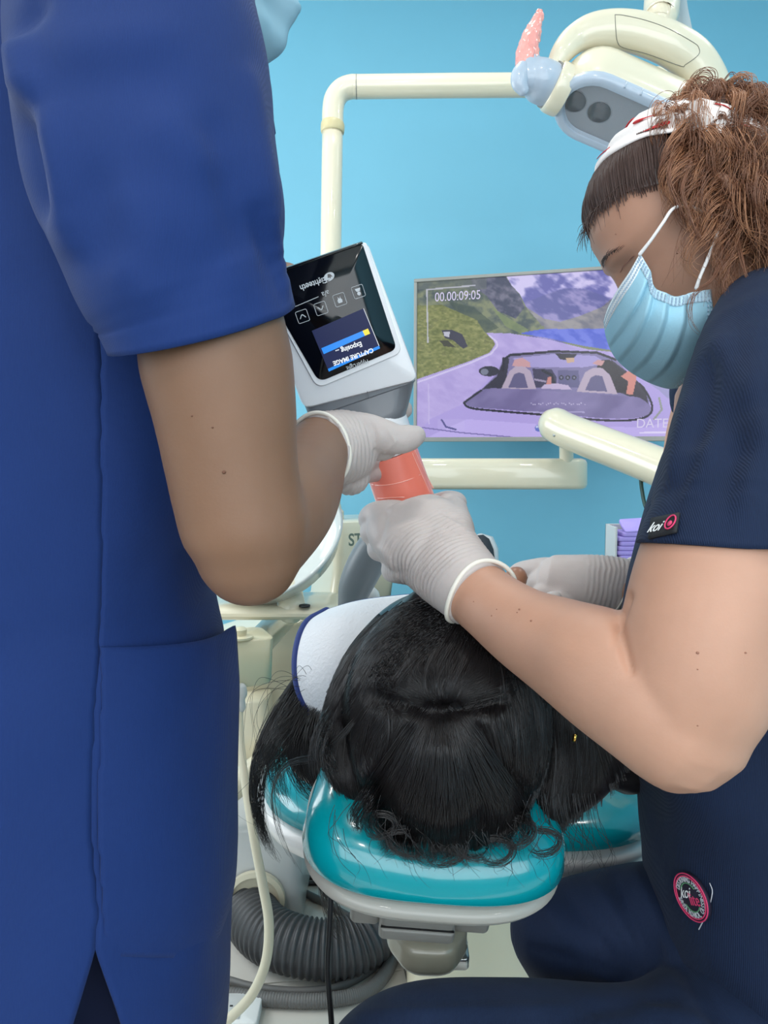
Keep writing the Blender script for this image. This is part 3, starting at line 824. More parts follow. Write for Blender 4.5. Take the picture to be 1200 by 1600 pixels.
obj('bib', (v, f), M['lilac'], bibs, autos=50)

# ------------------------------------------------------------------ hoses and cables on the floor
def corr(nr, amp):
    return lambda t: 1 + amp * np.sign(np.sin(2 * np.pi * nr * t)) * np.abs(np.sin(2 * np.pi * nr * t)) ** 0.5
hv, hf = tube([K(393, 1424, 1.80, 42), K(394, 1432, 1.745, 42), K(414, 1456, 1.67, 42), K(452, 1474, 1.625, 42), K(505, 1483, 1.612, 42), K(552, 1476, 1.625, 42), K(590, 1448, 1.67, 41), K(598, 1420, 1.76, 40), K(588, 1400, 1.85, 36)], 46, 28, 'flat', rmod=corr(46, 0.05))
hs = obj('suction_hose', (hv, hf), M['hose']); tag(hs, 'thick corrugated dark grey hose looping out of the white base box', 'hose')
def floor_tube(name, pts, r, m, label, cat, n=8, ns=14, rmod=None):
    ks = [tuple(floor_pt(x, y, r)) + (r,) for x, y in pts]
    o = obj(name, tube(ks, n, ns, rmod=rmod), m); tag(o, label, cat); return o
floor_tube('drain_hose', [(300, 1520), (350, 1530), (400, 1543), (470, 1549), (530, 1541), (580, 1515), (612, 1482)], 0.0085, M['hose2'], 'thin smooth grey hose lying between the thick hose and the ribbed one', 'hose')
floor_tube('ribbed_hose', [(280, 1546), (350, 1553), (430, 1562), (510, 1563), (570, 1550), (600, 1524), (616, 1492)], 0.0145, M['hose2'], 'ribbed grey hose nearest the camera on the floor tiles', 'hose', 60, 14, corr(110, 0.04))
floor_tube('floor_cable', [(455, 1374), (490, 1371), (540, 1372), (600, 1368)], 0.006, M['black'], 'black floor cable behind the headrest, the farther of two', 'cable', 8, 10)
floor_tube('floor_cable', [(455, 1383), (490, 1380), (545, 1381), (600, 1380)], 0.006, M['black'], 'black floor cable behind the headrest, the nearer of two', 'cable', 8, 10)
floor_tube('short_hose', [(462, 1388), (478, 1396), (510, 1412), (545, 1432), (580, 1452)], 0.009, M['hose2'], 'short grey hose slanting across the tiles behind the thick hose', 'hose')
ch = obj('cream_hose', tube([K(374, 1108, 1.42, 5.5), K(376, 1160, 1.40, 6), K(384, 1230, 1.38, 6.5), K(395, 1300, 1.36, 7), K(410, 1380, 1.35, 7.5), K(420, 1440, 1.34, 7.8), K(416, 1500, 1.33, 8), K(396, 1550, 1.33, 8), K(365, 1585, 1.36, 8), K(330, 1612, 1.40, 8), K(290, 1620, 1.45, 8)], 8, 14), M['cream'])
tag(ch, 'long cream hose hanging from the suction holder down to the floor', 'hose')
ch2 = obj('side_hose', tube([K(353, 1070, 1.40, 4.5), K(352, 1140, 1.40, 4.5), K(348, 1260, 1.40, 4.5), K(335, 1400, 1.40, 4.5), K(320, 1490, 1.40, 4.5)], 6, 12), M['cream'])
tag(ch2, 'thin cream hose hanging right beside the blue scrub top', 'hose')
bcab = obj('hanging_cable', tube([K(519, 1372, .735, 4), K(517, 1400, .735, 4.3), K(515, 1450, .735, 4.3), K(512, 1510, .735, 4.3), K(514, 1550, .735, 4.5), K(518, 1600, .735, 4.5), K(522, 1700, .74, 4.5), K(520, 1900, .76, 4.5)], 6, 12), M['black'])
tag(bcab, 'thin black cable hanging from under the headrest', 'cable')
fs = floor_pt(376, 1584, 0.0)
sock = thing('floor_socket', 'white double socket plate on the floor by the cream hose', 'socket', fs)
obj('plate', rbox(fs + np.array([-0.02, -0.01, 0.012]), (0.062, 0.045, 0.012), 0.008), M['white'], sock, autos=50)
obj('insert', rbox(fs + np.array([-0.028, -0.01, 0.0245]), (0.034, 0.034, 0.002), 0.003), M['greywhite'], sock, autos=50)
for dx, dy in ((-0.012, 0.008), (0.000, -0.006), (-0.018, -0.016)):
    obj('slot', box(fs + np.array([-0.016 + dx, -0.006 + dy, 0.027]), (0.003, 0.0016, 0.0006)), M['black'], sock, smooth=False)

# ------------------------------------------------------------------ dental chair
M['teal'] = mat('teal_glossy_vinyl', (0, 146, 156), 0.2, coat=0.55, bump=0.03, bscale=90)
M['shell'] = mat('warm_grey_shell', (158, 154, 146), 0.38, coat=0.3)
M['shell_w'] = mat('white_shell', (226, 222, 218), 0.35, coat=0.3)
chair = thing('dental_chair', 'teal vinyl dental chair with grey shell and headrest under the patient', 'dental chair', (0.15, 1.75, 0))

def pillow(c, u, v, n, hu, hv, th, e=3.0, edge=2.2, dip=0.0, m=34, under=0.35, warp=None):
    """Cushion: superellipse outline in (u, v), domed along n; dip hollows the middle."""
    a = np.linspace(0, 2 * np.pi, 72, endpoint=False)
    ca, sa = np.cos(a), np.sin(a)
    ox = np.sign(ca) * np.abs(ca) ** (2 / e); oy = np.sign(sa) * np.abs(sa) ** (2 / e)
    R = []
    for s, side in [(t, 1) for t in np.linspace(0.02, 1, m)] + [(t, -1) for t in np.linspace(1, 0.02, m // 2)][1:]:
        h = (1 - s ** (edge * 2)) ** (1 / 2.2)
        z = th * h * (1 if side > 0 else -under)
        if side > 0: z = z - dip * np.exp(-(s / 0.55) ** 2)
        x, y = ox * s * hu, oy * s * hv
        if warp is not None: x, y, zz = warp(x / hu, y / hv, z); x = x * hu; y = y * hv
        else: zz = z
        R.append(c + x[:, None] * u + y[:, None] * v + (np.zeros(72) + zz)[:, None] * n)
    return rings_to_mesh(np.array(R))

# backrest: long padded slab reclining away from the camera, rounded head end
nb = nrm(np.array([0.03, 0.03, 0.998])); vb = nrm(np.array([0.02, 1, 0.0])); vb = nrm(vb - nb * (vb @ nb)); ubk = np.cross(vb, nb)
bkc = P(734, 1262, 0.955) + vb * 0.46 - nb * 0.055
obj('backrest', pillow(bkc, ubk, vb, nb, 0.312, 0.46, 0.055, 4.0, 2.0), M['teal'], chair)
obj('backrest_shell', pillow(bkc - nb * 0.012, ubk, vb, -nb, 0.319, 0.470, 0.075, 4.0, 2.0, under=0.12), M['shell_w'], chair)
# seat and leg rest beyond
sc_ = bkc + vb * 0.82 + np.array([0.0, 0, 0.0]); sc_[2] = 0.56; sc_[0] = 0.235
obj('seat_cushion', pillow(sc_, ubk, np.cross(nrm([0, 0, 1]), ubk), np.array([0, 0, 1.0]), 0.205, 0.45, 0.06, 3.2, 2.2), M['teal'], chair)
obj('seat_shell', pillow(sc_ - np.array([0, 0, 0.015]), ubk, np.cross(nrm([0, 0, 1]), ubk), np.array([0, 0, -1.0]), 0.21, 0.455, 0.10, 3.2, 2.2, under=0.1), M['shell_w'], chair)
# headrest: two-lobed pad on a grey tray
un = nrm(P(880, 1352, .74) - P(470, 1318, .74)); un[1] = 0.0; un = nrm(un)
nh = nrm(np.array([0.05, -0.42, 0.90])); nh = nrm(nh - un * (nh @ un)); vh = np.cross(nh, un)
hcx = P(676, 1270, .765)
def hwarp(x, y, z):
    # wider towards the camera, thicker rolls left and right, front lip lower in the middle
    y2 = y - 0.10 * (1 - x * x) * (y < 0) * 0 
    x2 = x * (1.0 - 0.10 * y)
    z2 = z * (1 + 0.30 * np.abs(x) ** 2) - 0.012 * (1 - np.abs(x)) * (z > 0)
    return x2, y2, z2
obj('headrest', pillow(hcx, un, vh, nh, 0.128, 0.098, 0.050, 3.0, 1.8, 0.004, under=0.5, warp=hwarp), M['teal'], chair)
obj('headrest_tray', pillow(hcx - nh * 0.018 - vh * 0.004, un, vh, -nh, 0.131, 0.100, 0.022, 3.0, 2.5, under=0.35), M['shell'], chair)
# bracket blocks under the tray and the locking knob
MB_ = np.array([un, vh, nh])
bk = P(652, 1425, .76)
obj('bracket_block', join(rbox(bk, (0.038, 0.018, 0.016), 0.006, MB_), rbox(bk - nh * 0.0 + un * 0.0 - vh * 0.004 - nh * 0.008, (0.0385, 0.018, 0.008), 0.006, MB_)), M['grey'], chair, autos=45)
obj('bracket_groove', box(bk - vh * 0.0185 + nh * 0.001, (0.037, 0.0008, 0.0008), MB_), M['black'], chair, smooth=False)
obj('bracket_wing', rbox(P(735, 1424, .78), (0.020, 0.016, 0.013), 0.007, MB_), M['grey'], chair, autos=45)
obj('bracket_wing', rbox(P(572, 1410, .78), (0.016, 0.016, 0.013), 0.007, MB_), M['grey'], chair, autos=45)
kc = P(668, 1466, .80)
kpr = [(0.038, 0.020), (0.041, 0.012), (0.041, 0.0), (0.0425, -0.003), (0.041, -0.008), (0.034, -0.016), (0.018, -0.020), (0.0, -0.021)]
kv, kf = lathe(kc, kpr, nrm([0.05, -0.15, 1]), 48)
kd = kv - kc; an = np.arctan2(kd[:, 1], kd[:, 0]); rr_ = np.hypot(kd[:, 0], kd[:, 1])
kv = kc + kd * np.stack([1 + 0.035 * np.cos(6 * an) * (rr_ > 0.02), 1 + 0.035 * np.cos(6 * an) * (rr_ > 0.02), np.ones(len(an))], 1)
obj('locking_knob', (kv, kf), mat('olive_grey_plastic', (142, 138, 122), 0.3, coat=0.4), chair)
obj('headrest_post', rbox((kc + P(700, 1330, 1.0)) / 2 + np.array([0, 0.06, -0.02]), (0.03, 0.13, 0.008), 0.006, np.array([[1, 0, 0], [0, 1, 0.2], [0, -0.2, 1]])), M['steel'], chair, autos=45)
# grey armrest standing up on the left
ar = [K(548, 950, 1.42, 20), K(556, 915, 1.42, 26), K(572, 880, 1.41, 29), K(590, 850, 1.40, 28), K(610, 825, 1.40, 24), K(622, 806, 1.40, 18)]
obj('armrest', tube(ar, 6, 28, 'round', ref=FWD, flat=1.7, ex=3.0), M['darkgrey'], chair)
obj('armrest_post', tube([K(580, 930, 1.50, 13), K(590, 990, 1.52, 14), K(600, 1060, 1.55, 16)], 4, 18), M['greywhite'], chair)
# base: cream cover plate on the floor and the lifting column
bp0 = floor_pt(745, 1500, 0.0)
rg = []
for z, s, sx in ((0.0, 1.0, 1.0), (0.035, 1.0, 1.0), (0.05, 0.97, 0.97), (0.06, 0.90, 0.90), (0.075, 0.72, 0.8)):
    rg.append(rrect_ring((bp0[0] + 0.045, bp0[1] + 0.22, z), 0.205 * sx, 0.42 * s, 0.10, 8))
obj('base_plate', rings_to_mesh(np.array(rg)), M['cream'], chair, autos=60)
lc = []
for z, hx_, hy_ in ((0.07, 0.12, 0.2), (0.12, 0.10, 0.17), (0.30, 0.09, 0.14), (0.45, 0.10, 0.18), (0.52, 0.12, 0.22)):
    lc.append(rrect_ring((bp0[0] + 0.03, bp0[1] + 0.42, z), hx_, hy_, 0.06, 8))
obj('lifting_column', rings_to_mesh(np.array(lc)), M['cream'], chair, autos=60)
fp = floor_pt(612, 1485, 0.0)
obj('base_foot', rbox(fp + np.array([0, 0.05, 0.03]), (0.022, 0.06, 0.03), 0.01), M['greywhite'], chair, autos=50)

# ------------------------------------------------------------------ cloth, skin, gloves
M['royal'] = mat('royal_blue_scrub_cloth', (22, 47, 101), 0.75, var=0.05, vscale=6, weave=0.2, bscale=420, spec=0.2, sheen=0.04)
M['navy_dark'] = mat('dark_navy_trouser_cloth', (22, 30, 58), 0.8, spec=0.2)
M['navy'] = mat('navy_scrub_cloth', (23, 36, 62), 0.78, var=0.10, vscale=14, weave=0.3, bscale=260, spec=0.2, sheen=0.04)
M['skin_tan'] = mat('tan_skin', (128, 94, 73), 0.5, var=0.05, vscale=18, bump=0.08, bscale=500, sss=0.12, spec=0.35)
M['skin_fair'] = mat('fair_skin', (190, 144, 121), 0.48, var=0.045, vscale=24, bump=0.08, bscale=500, sss=0.12, spec=0.35)
M['skin_patient'] = mat('brown_skin', (168, 118, 92), 0.36, sss=0.1, spec=0.5)
M['glove'] = mat('white_latex', (192, 181, 177), 0.5, var=0.04, vscale=40, bump=0.25, bscale=900, sss=0.1, spec=0.35)
M['glove_bead'] = mat('rolled_latex_edge', (232, 226, 214), 0.45)
M['stitch'] = mat('blue_seam_thread', (44, 84, 160), 0.8)
M['mask_blue'] = mat('pale_blue_mask_paper', (156, 200, 218), 0.8, bump=0.3, bscale=700, spec=0.2)
M['hair_black'] = mat('black_hair', (30, 27, 28), 0.34, spec=0.5)

# ------------------------------------------------------------------ a head, built upright (face +x, left +y, up +z)
HEADZ = np.array([-.118, -.112, -.10, -.085, -.06, -.03, 0, .03, .06, .085, .102, .112, .117])
HF = np.array([.060, .076, .083, .084, .085, .084, .083, .091, .088, .072, .050, .028, .008])
HB = np.array([.010, -.004, -.022, -.040, -.060, -.078, -.092, -.099, -.098, -.085, -.064, -.04, -.016])
HW = np.array([.018, .034, .044, .050, .057, .065, .070, .074, .075, .067, .050, .032, .012])
def head_mesh(nz=110, na=140):
    R = []
    zt = np.linspace(-1, 1, nz); zz = -.0005 + .1175 * np.sin(zt * np.pi / 2)
    for z in zz:
        f, b, w_ = (np.interp(z, HEADZ, q) for q in (HF, HB, HW))
        xm = (f + b) / 2 - 0.008
        a = np.linspace(0, 2 * np.pi, na, endpoint=False)
        ca, sa = np.cos(a), np.sin(a)
        e = 2 / 2.25
        cx = np.sign(ca) * np.abs(ca) ** e; sx = np.sign(sa) * np.abs(sa) ** e
        x = np.where(ca > 0, xm + (f - xm) * cx, xm + (xm - b) * cx)
        y = w_ * sx
        fr = np.clip(ca, 0, 1)
        g = lambda y0, sy, z0, sz: np.exp(-((np.abs(y) - y0) / sy) ** 2 - ((z - z0) / sz) ** 2)
        ns = np.interp(z, [-.055, -.045, -.036, -.02, 0.0, .012, .025], [0, .010, .027, .021, .012, .006, 0.0])
        x = x + fr * ns * np.exp(-(y / np.interp(z, [-.045, -.03, .01], [.017, .014, .009])) ** 2)
        x = x - fr * .013 * g(.031, .016, .011, .012)            # eye sockets
        x = x + fr * .0085 * g(.032, .0135, .009, .0085)          # eyeball under the lowered lid
        x = x - fr * .0016 * g(.032, .014, .0170, .0016)          # lid crease
        x = x + fr * .0045 * g(.030, .020, .030, .007)            # brow ridge
        x = x + fr * .004 * g(.040, .018, -.030, .016)            # cheek
        x = x + fr * .005 * g(0, .02, -.066, .008) - fr * .003 * g(0, .02, -.075, .004)
        x = x + fr * .006 * g(0, .018, -.10, .012)
        y = y * (1 + 0.06 * np.exp(-((z + .025) / .02) ** 2) * np.exp(-((x - .045) / .03) ** 2))
        R.append(np.stack([x, y, np.full_like(x, z)], 1))
    return rings_to_mesh(np.array(R))

# ------------------------------------------------------------------ the standing assistant (left foreground)
asst = thing('person', 'standing person in royal blue scrub top holding the handheld camera, back to us', 'person', (-0.22, 0.66, 0))

DT = 0.66
def torso_ring(py):
    """centre, half width, half depth of the scrub top at picture height py."""
    t = np.array([-130, -66, 0, 120, 250, 500, 700, 860, 930, 1000, 1080, 1250, 1400, 1600, 1800])
    edge = np.array([345, 388, 412, 431, 438, 432, 392, 345, 330, 345, 352, 357, 361, 352, 350.0])
    a = np.array([.062, .105, .14, .15, .155, .155, .15, .145, .145, .15, .155, .16, .165, .168, .17])
    b = np.array([.062, .115, .160, .165, .165, .16, .155, .15, .15, .152, .155, .16, .165, .168, .17])
    e = np.interp(py, t, edge); A = np.interp(py, t, a); B = np.interp(py, t, b)
    return e - A * F_PX / DT * 1.03, A, B
def torso_pt(py, th, off=0.0):
    cxp, A, B = torso_ring(py)
    c = P(cxp, py, DT)
    ca, sa = math.cos(th), math.sin(th); e = 2 / 2.5
    x = math.copysign(abs(ca) ** e, ca); y = math.copysign(abs(sa) ** e, sa)
    return c + np.array([x * (A + off), y * (B + off), 0.0])
def theta_at(py, xpx):
    best = min((abs(proj(torso_pt(py, th)[None])[0][0] - xpx), th) for th in np.linspace(-math.pi * 0.95, -0.05, 240))
    return best[1]
NTH = 200
rings = []; pys = np.concatenate([np.linspace(-130, 900, 76), np.linspace(908, 1640, 62)])
for py in pys:
    sx = np.interp(700 + (py - 700) / 0.773, [-300, 700, 860, 1000, 1150, 1300, 1440, 1500, 1800], [150, 158, 160, 156, 146, 142, 152, 146, 146])
    th0 = theta_at(py, sx)
    gap = 0.0 if py < 1318 else (py - 1318) * 0.0024
    gl = gap * 0.5; gr = gap * 0.55
    rings.append([torso_pt(py, th) for th in np.linspace(th0 + gr + 1e-4, th0 + 2 * math.pi - gl - 1e-4, NTH)])
TR = np.array(rings)
tV, tF = rings_to_mesh(TR, False, False, False)
tV = folds(tV, tF, [
    (155, 700, 160, 1000, 5, -0.0025), (160, 1000, 142, 1300, 5, -0.0025), (142, 1300, 150, 1490, 5, -0.0025),
    (0, 915, 130, 940, 26, -0.011), (-20, 875, 140, 905, 24, 0.008), (0, 960, 120, 985, 30, 0.005),
    (60, 760, 150, 720, 26, 0.006), (0, 700, 150, 660, 30, -0.007), (0, 640, 140, 600, 36, 0.008), (20, 560, 160, 560, 30, -0.006),
    (170, 860, 330, 760, 34, 0.007), (180, 930, 330, 860, 26, -0.006), (170, 960, 300, 925, 20, 0.004),
    (200, 1180, 320, 1300, 20, 0.005), (250, 1160, 345, 1290, 16, -0.005), (280, 1170, 352, 1260, 12, 0.004), (170, 1200, 300, 1330, 30, -0.005),
    (330, 940, 352, 1100, 10, -0.003), (20, 1120, 130, 1250, 40, 0.006), (0, 1250, 110, 1430, 40, -0.006), (60, 1360, 130, 1520, 24, 0.006),
    (40, 1000, 140, 1080, 40, 0.005), (170, 1380, 330, 1460, 40, 0.004), (190, 1500, 330, 1560, 30, -0.003)])
tN = vnormals(tV, tF)
tV = tV + tN * ((vnoise(tV * 9.0) - 0.5) * 0.010 + (vnoise(tV * 22.0 + 5) - 0.5) * 0.004)[:, None]
top = obj('scrub_top', (tV, tF), M['royal'], asst, label='royal blue scrub top')
md = top.modifiers.new('solid', 'SOLIDIFY'); md.thickness = 0.0022; md.offset = -1
# hip pocket sewn on the front of the side seam
pk = []; ppy = np.linspace(1006, 1470, 50); pvv = np.linspace(0, 1, 40)
for py in ppy:
    row = []
    for v in pvv:
        x0 = np.interp(py, [1006, 1150, 1300, 1440, 1470], [162, 151, 147, 156, 156]) + 2
        th0 = theta_at(py, x0); th1 = 0.10
        th_ = th0 + (th1 - th0) * v
        tgt = py - 24 * v ** 1.3 * max(0, 1 - (py - 1006) / 90)
        yy = 700 + (tgt - 700) * (DT + 0.15 * math.sin(th_)) / DT
        lift = 0.004 + 0.009 * v ** 3 * max(0, 1 - (py - 1006) / 330) + 0.003 * math.sin(v * 3)
        lift = lift * (1 - np.clip((py - 1300) / 160, 0, 1) ** 2) - .0012 * np.clip((py - 1420) / 50, 0, 1)
        row.append(torso_pt(yy, th_, lift))
    pk.append(row)
pG = np.array(pk); pV, pF = grid_mesh(pG)
pV = folds(pV, pF, [(165, 1075, 330, 1048, 4, -0.0016), (200, 1160, 320, 1310, 20, 0.006), (250, 1150, 350, 1290, 14, -0.005), (285, 1150, 352, 1250, 12, 0.004), (165, 1110, 260, 1200, 26, 0.004)], flip=False)
pN = vnormals(pV, pF); sgn = np.sign(np.einsum('ij,ij->i', pN, CAM - pV).mean())
pV = pV + sgn * pN * ((vnoise(pV * 14 + 3) - 0.5) * 0.006)[:, None]
pock = obj('pocket', (pV, pF), M['royal'], top, solid=0.0024)
# right sleeve: an open tube of cloth from the shoulder to the hem
DS = 0.475
slk = [K(232, -190, .60, 90), K(230, -110, .56, 165), K(212, 0, .52, 186), K(222, 120, .49, 197), K(240, 250, .475, 190), K(262, 330, .472, 182), K(283, 410, .470, 166), K(308, 470, .470, 153), K(319, 500, .470, 149), K(323, 512, .470, 148)]
S = even(cr(np.array(slk), 18), 120); Ts = 80
for q_ in (5, 7): S[-1 - q_, 3] -= .0011
T, N, B = frames(S[:, :3], ref=FWD)
aa = np.linspace(0, 2 * np.pi, Ts, endpoint=False)
sr = []; LS = np.r_[0, np.cumsum(np.linalg.norm(np.diff(S[:, :3], axis=0), axis=1))]
for i in range(len(S)):
    t = LS[i] / LS[-1]
    sk = 0.17 * max(0, (t - 0.55) / 0.45)      # the hem runs uphill towards the front of the arm
    ring = S[i, :3] + S[i, 3] * (np.cos(aa)[:, None] * N[i] + 0.98 * np.sin(aa)[:, None] * B[i])
    side = (ring - S[i, :3]) @ RIGHT
    ring = ring + UPV * (side * sk * -0.58 + ((ring - S[i, :3]) @ FWD) * 0.42 * t * t)[:, None]
    sr.append(ring)
sV, sF = rings_to_mesh(np.array(sr), True, True, False)
sV = folds(sV, sF, [
    (30, 190, 60, 330, 22, -0.012), (45, 150, 20, 60, 26, 0.010), (75, 180, 110, 380, 26, 0.007), (10, 60, 60, 0, 20, -0.006),
    (90, 75, 260, 55, 40, 0.003), (120, 130, 260, 110, 40, -0.002), (140, 270, 160, 400, 34, -0.003), (200, 300, 260, 420, 38, 0.003),
    (240, 190, 330, 260, 36, 0.004), (330, 200, 380, 380, 26, -0.005), (390, 120, 420, 330, 18, 0.004), (400, 330, 440, 470, 12, -0.004), (420, 340, 452, 450, 9, 0.003),
    (250, 400, 330, 430, 44, -0.003), (190, 420, 240, 470, 30, 0.003), (350, 420, 380, 460, 30, 0.002)])
sN = vnormals(sV, sF)
sV = sV + sN * ((vnoise(sV * 13.0 + 2) - 0.5) * 0.005)[:, None]
# the body: one skin from the arms over the trunk to the head
DE = 0.485
arm = [K(225, -60, .56, 95), K(265, 200, .50, 112), K(325, 480, .47, 113), K(338, 560, .47, 119), K(352, 640, .472, 112), K(362, 720, .474, 104), K(374, 790, .476, 100), K(386, 838, .478, 98), K(390, 866, .480, 84)]
fore = [K(388, 850, .480, 86), K(408, 826, .50, 88), K(440, 790, .545, 84), K(462, 760, .60, 74), K(484, 722, .66, 58), K(500, 698, .70, 49), K(512, 690, .72, 46)]
elb = [K(386, 880, .485, 66), K(392, 905, .492, 44)]
hd = P(288, -108, .69)
AF = nrm(np.array([math.cos(.26), .06, -math.sin(.26)])); AL = nrm(np.cross([0, 0, 1], AF)); AU = np.cross(AF, AL); AM = np.array([AF, AL, AU])
def ap(X): return hd + np.asarray(X, float) @ AM
_aV, _aF = head_mesh(90, 110); ABV = bvh(_aV, _aF)
left_arm = [K(400, 60, .80, 60), K(430, 250, .84, 52), K(455, 420, .88, 44), K(462, 440, .90, 40)]
body_parts = [tube(arm, 6, 32), tube(fore, 6, 32), tube(elb, 4, 28),
    tube([tuple(torso_pt(0, 0) * 0 + P(220, 40, .66)) + (0.09,), tuple(P(130, 700, .66)) + (0.10,), tuple(P(72, 1500, .66)) + (0.10,)], 5, 24),
    tube([tuple(P(225, 60, .66)) + (0.06,), tuple(ap([-.045, 0, -.09])) + (0.052,), tuple(ap([-.03, 0, -.03])) + (0.05,)], 5, 20), (ap(_aV), _aF),
    tube([tuple(P(250, 10, .80)) + (0.05,), tuple(P(330, 120, .88)) + (0.045,), tuple(P(360, 330, .90)) + (0.042,), tuple(P(410, 440, .92)) + (0.034,), tuple(P(448, 446, .90)) + (0.028,)], 5, 20)]
for sgn_ in (-1, 1):
    c = P(72, 1500, .66)
    body_parts.append(tube([(c[0], c[1] + 0.085 * sgn_, c[2] + 0.05, 0.075), (c[0] - 0.01, c[1] + 0.09 * sgn_, 0.42, 0.055), (c[0] - 0.02, c[1] + 0.10 * sgn_, 0.09, 0.036)], 5, 20))
bV, bF = remesh(body_parts, 0.0042, 14)
body = obj('body', (bV, bF), M['skin_tan'], asst, fix=False)
sV = keep_off(sV, bvh(bV, bF), .004)
slv = obj('sleeve', (sV, sF), M['royal'], top)
obj('sleeve', tube([tuple(P(225, -10, .74)) + (.075,), tuple(P(255, 10, .80)) + (.078,), tuple(P(320, 100, .87)) + (.068,), tuple(P(348, 220, .895)) + (.064,)], 6, 40, 'open'), M['royal'], top, solid=.0022)
md = slv.modifiers.new('solid', 'SOLIDIFY'); md.thickness = 0.0022; md.offset = -1

M['mole'] = mat('brown_mole', (104, 66, 48), 0.6)
moles_at = [(350, 738, .0013), (332, 668, .0007), (300, 650, .0006)]
# trousers and shoes
c = P(72, 1500, .66)
trs = [tube([tuple(c + np.array([0, 0, 0.20])) + (0.122,), tuple(c + np.array([0, 0, 0.10])) + (0.122,), tuple(c + np.array([0, 0, -0.02])) + (0.125,)], 4, 40)]
for sgn_ in (-1, 1):
    trs.append(tube([(c[0], c[1] + 0.066 * sgn_, c[2] + 0.0, 0.088), (c[0] - 0.01, c[1] + 0.085 * sgn_, 0.45, 0.085), (c[0] - 0.02, c[1] + 0.09 * sgn_, 0.10, 0.080)], 6, 32))
obj('trousers', remesh(trs, 0.008, 6), M['navy_dark'], asst, fix=False)
for sgn_ in (-1, 1):
    obj('shoe', remesh([tube([(c[0] - 0.06, c[1] + 0.095 * sgn_, 0.045, 0.042), (c[0] + 0.04, c[1] + 0.095 * sgn_, 0.042, 0.041), (c[0] + 0.14, c[1] + 0.095 * sgn_, 0.034, 0.033)], 5, 20), tube([(c[0] - 0.05, c[1] + 0.095 * sgn_, 0.05, 0.04), (c[0] - 0.02, c[1] + 0.095 * sgn_, 0.10, 0.04)], 4, 16)], 0.006, 4), M['white'], asst, fix=False)
# hair cap and mask (only the lower edge of the mask shows)
hr_ = []
for th in np.linspace(0.02, 1.0, 36):
    row = []
    for ph in np.linspace(0, 2 * np.pi, 72, endpoint=False):
        aa_ = th * np.interp(abs((ph + np.pi) % (2 * np.pi) - np.pi), [0, .5, 1.0, 1.5, 2.2, 3.2], [.80, .85, .98, 1.25, 1.9, 2.1])
        d = Vector((math.sin(aa_) * math.cos(ph), math.sin(aa_) * math.sin(ph), math.cos(aa_)))
        h = ABV.ray_cast(Vector((-.004, 0, .005)), d); r = (h[3] if h[0] is not None else .09) + .010 * min(1, (1.02 - th) * 6)
        row.append(np.array(d) * r + np.array([-.004, 0, .005]))
    hr_.append(row)
hr_ = np.array(hr_)
hv, hf = rings_to_mesh(ap(hr_.reshape(-1, 3)).reshape(hr_.shape), True, True, False)
obj('hair', (hv + vnormals(hv, hf) * ((vnoise(hv * 60) - .5) * 0.006)[:, None], hf), M['hair_black'], asst)
VS = np.linspace(0, 1, 44); AZ = np.linspace(-1.35, 1.35, 60); RR = np.zeros((44, 60)); ZZ = np.zeros((44, 60))
for i, v in enumerate(VS):
    for j, az in enumerate(AZ):
        z = -.004 - .105 * v - .012 * v * math.cos(az) + .012 * (1 - v) * (1 - abs(az) / 1.35)
        h = ABV.ray_cast(Vector((.01, 0, max(z, -.108))), Vector((math.cos(az), math.sin(az), 0)))
        RR[i, j] = h[3] if h[0] is not None else .05; ZZ[i, j] = z
mk = []
for i, v in enumerate(VS):
    row = []
    for j, az in enumerate(AZ):
        c0 = RR[13, j]; c1 = RR[38, j]; r = max(RR[i, j], c0 + (c1 - c0) * (v - VS[13]) / (VS[38] - VS[13])) if v > VS[13] else RR[i, j]
        f_ = max(0, math.cos(az / 1.35 * 1.45)) ** 1.2
        r = r + .004 + f_ * (.004 - .006 * v ** 3 + .011 * max(0, math.sin(math.pi * (v - .30) / .66))) + .0022 * math.sin(v * 22) * f_
        row.append(ap([.01 + r * math.cos(az), r * math.sin(az), ZZ[i, j]]))
    mk.append(row)
mV, mF = grid_mesh(np.array(mk))
obj('face_mask', (mV, mF), mat('grey_blue_mask_paper', (150, 184, 198), 0.8, spec=0.2), asst, solid=0.0015, label='pale blue face mask')

def cuff_bead(name, ring_pts, r, parent):
    q = np.vstack([ring_pts, ring_pts[:1]])
    obj(name, tube([tuple(p) + (r,) for p in q], 3, 8, 'open'), M['glove_bead'], parent, label='rolled latex edge')

def glove_wrinkles(V, F, A, B_, wl, amp, r0, r1, seed=0):
    """fine creases across the line A-B (the wrist), fading along it"""
    V = np.asarray(V).copy(); N = vnormals(V, F); A = np.asarray(A); D = np.asarray(B_) - A; L = np.linalg.norm(D); D = D / L
    t = (V - A) @ D
    w = np.clip((t - r0 * L) / (0.15 * L), 0, 1) * np.clip((r1 * L - t) / (0.3 * L), 0, 1)
    ph = vnoise(V * 38 + seed) * 9.0 + vnoise(V * 90 + seed) * 2.2
    a = amp * (0.35 + 1.1 * vnoise(V * 55 + seed + 9))
    s = np.sin(t / wl * 6.283 + ph)
    s = np.sign(s) * np.abs(s) ** 0.8
    return V + N * (s * a * w)[:, None]

def moles(person, V, F, pts, m):
    T = bvh(V, F); o = Vector(CAM)
    for x, y, r in pts:
        d = Vector(P(x, y, 1.0)) - o; d.normalize(); h = T.ray_cast(o, d)
        if h[0] is not None: obj('mole', ellipsoid(np.array(h[0]), (r, r, r * .8), 10, 6), m, person)

moles(asst, bV, bF, moles_at, M['mole'])
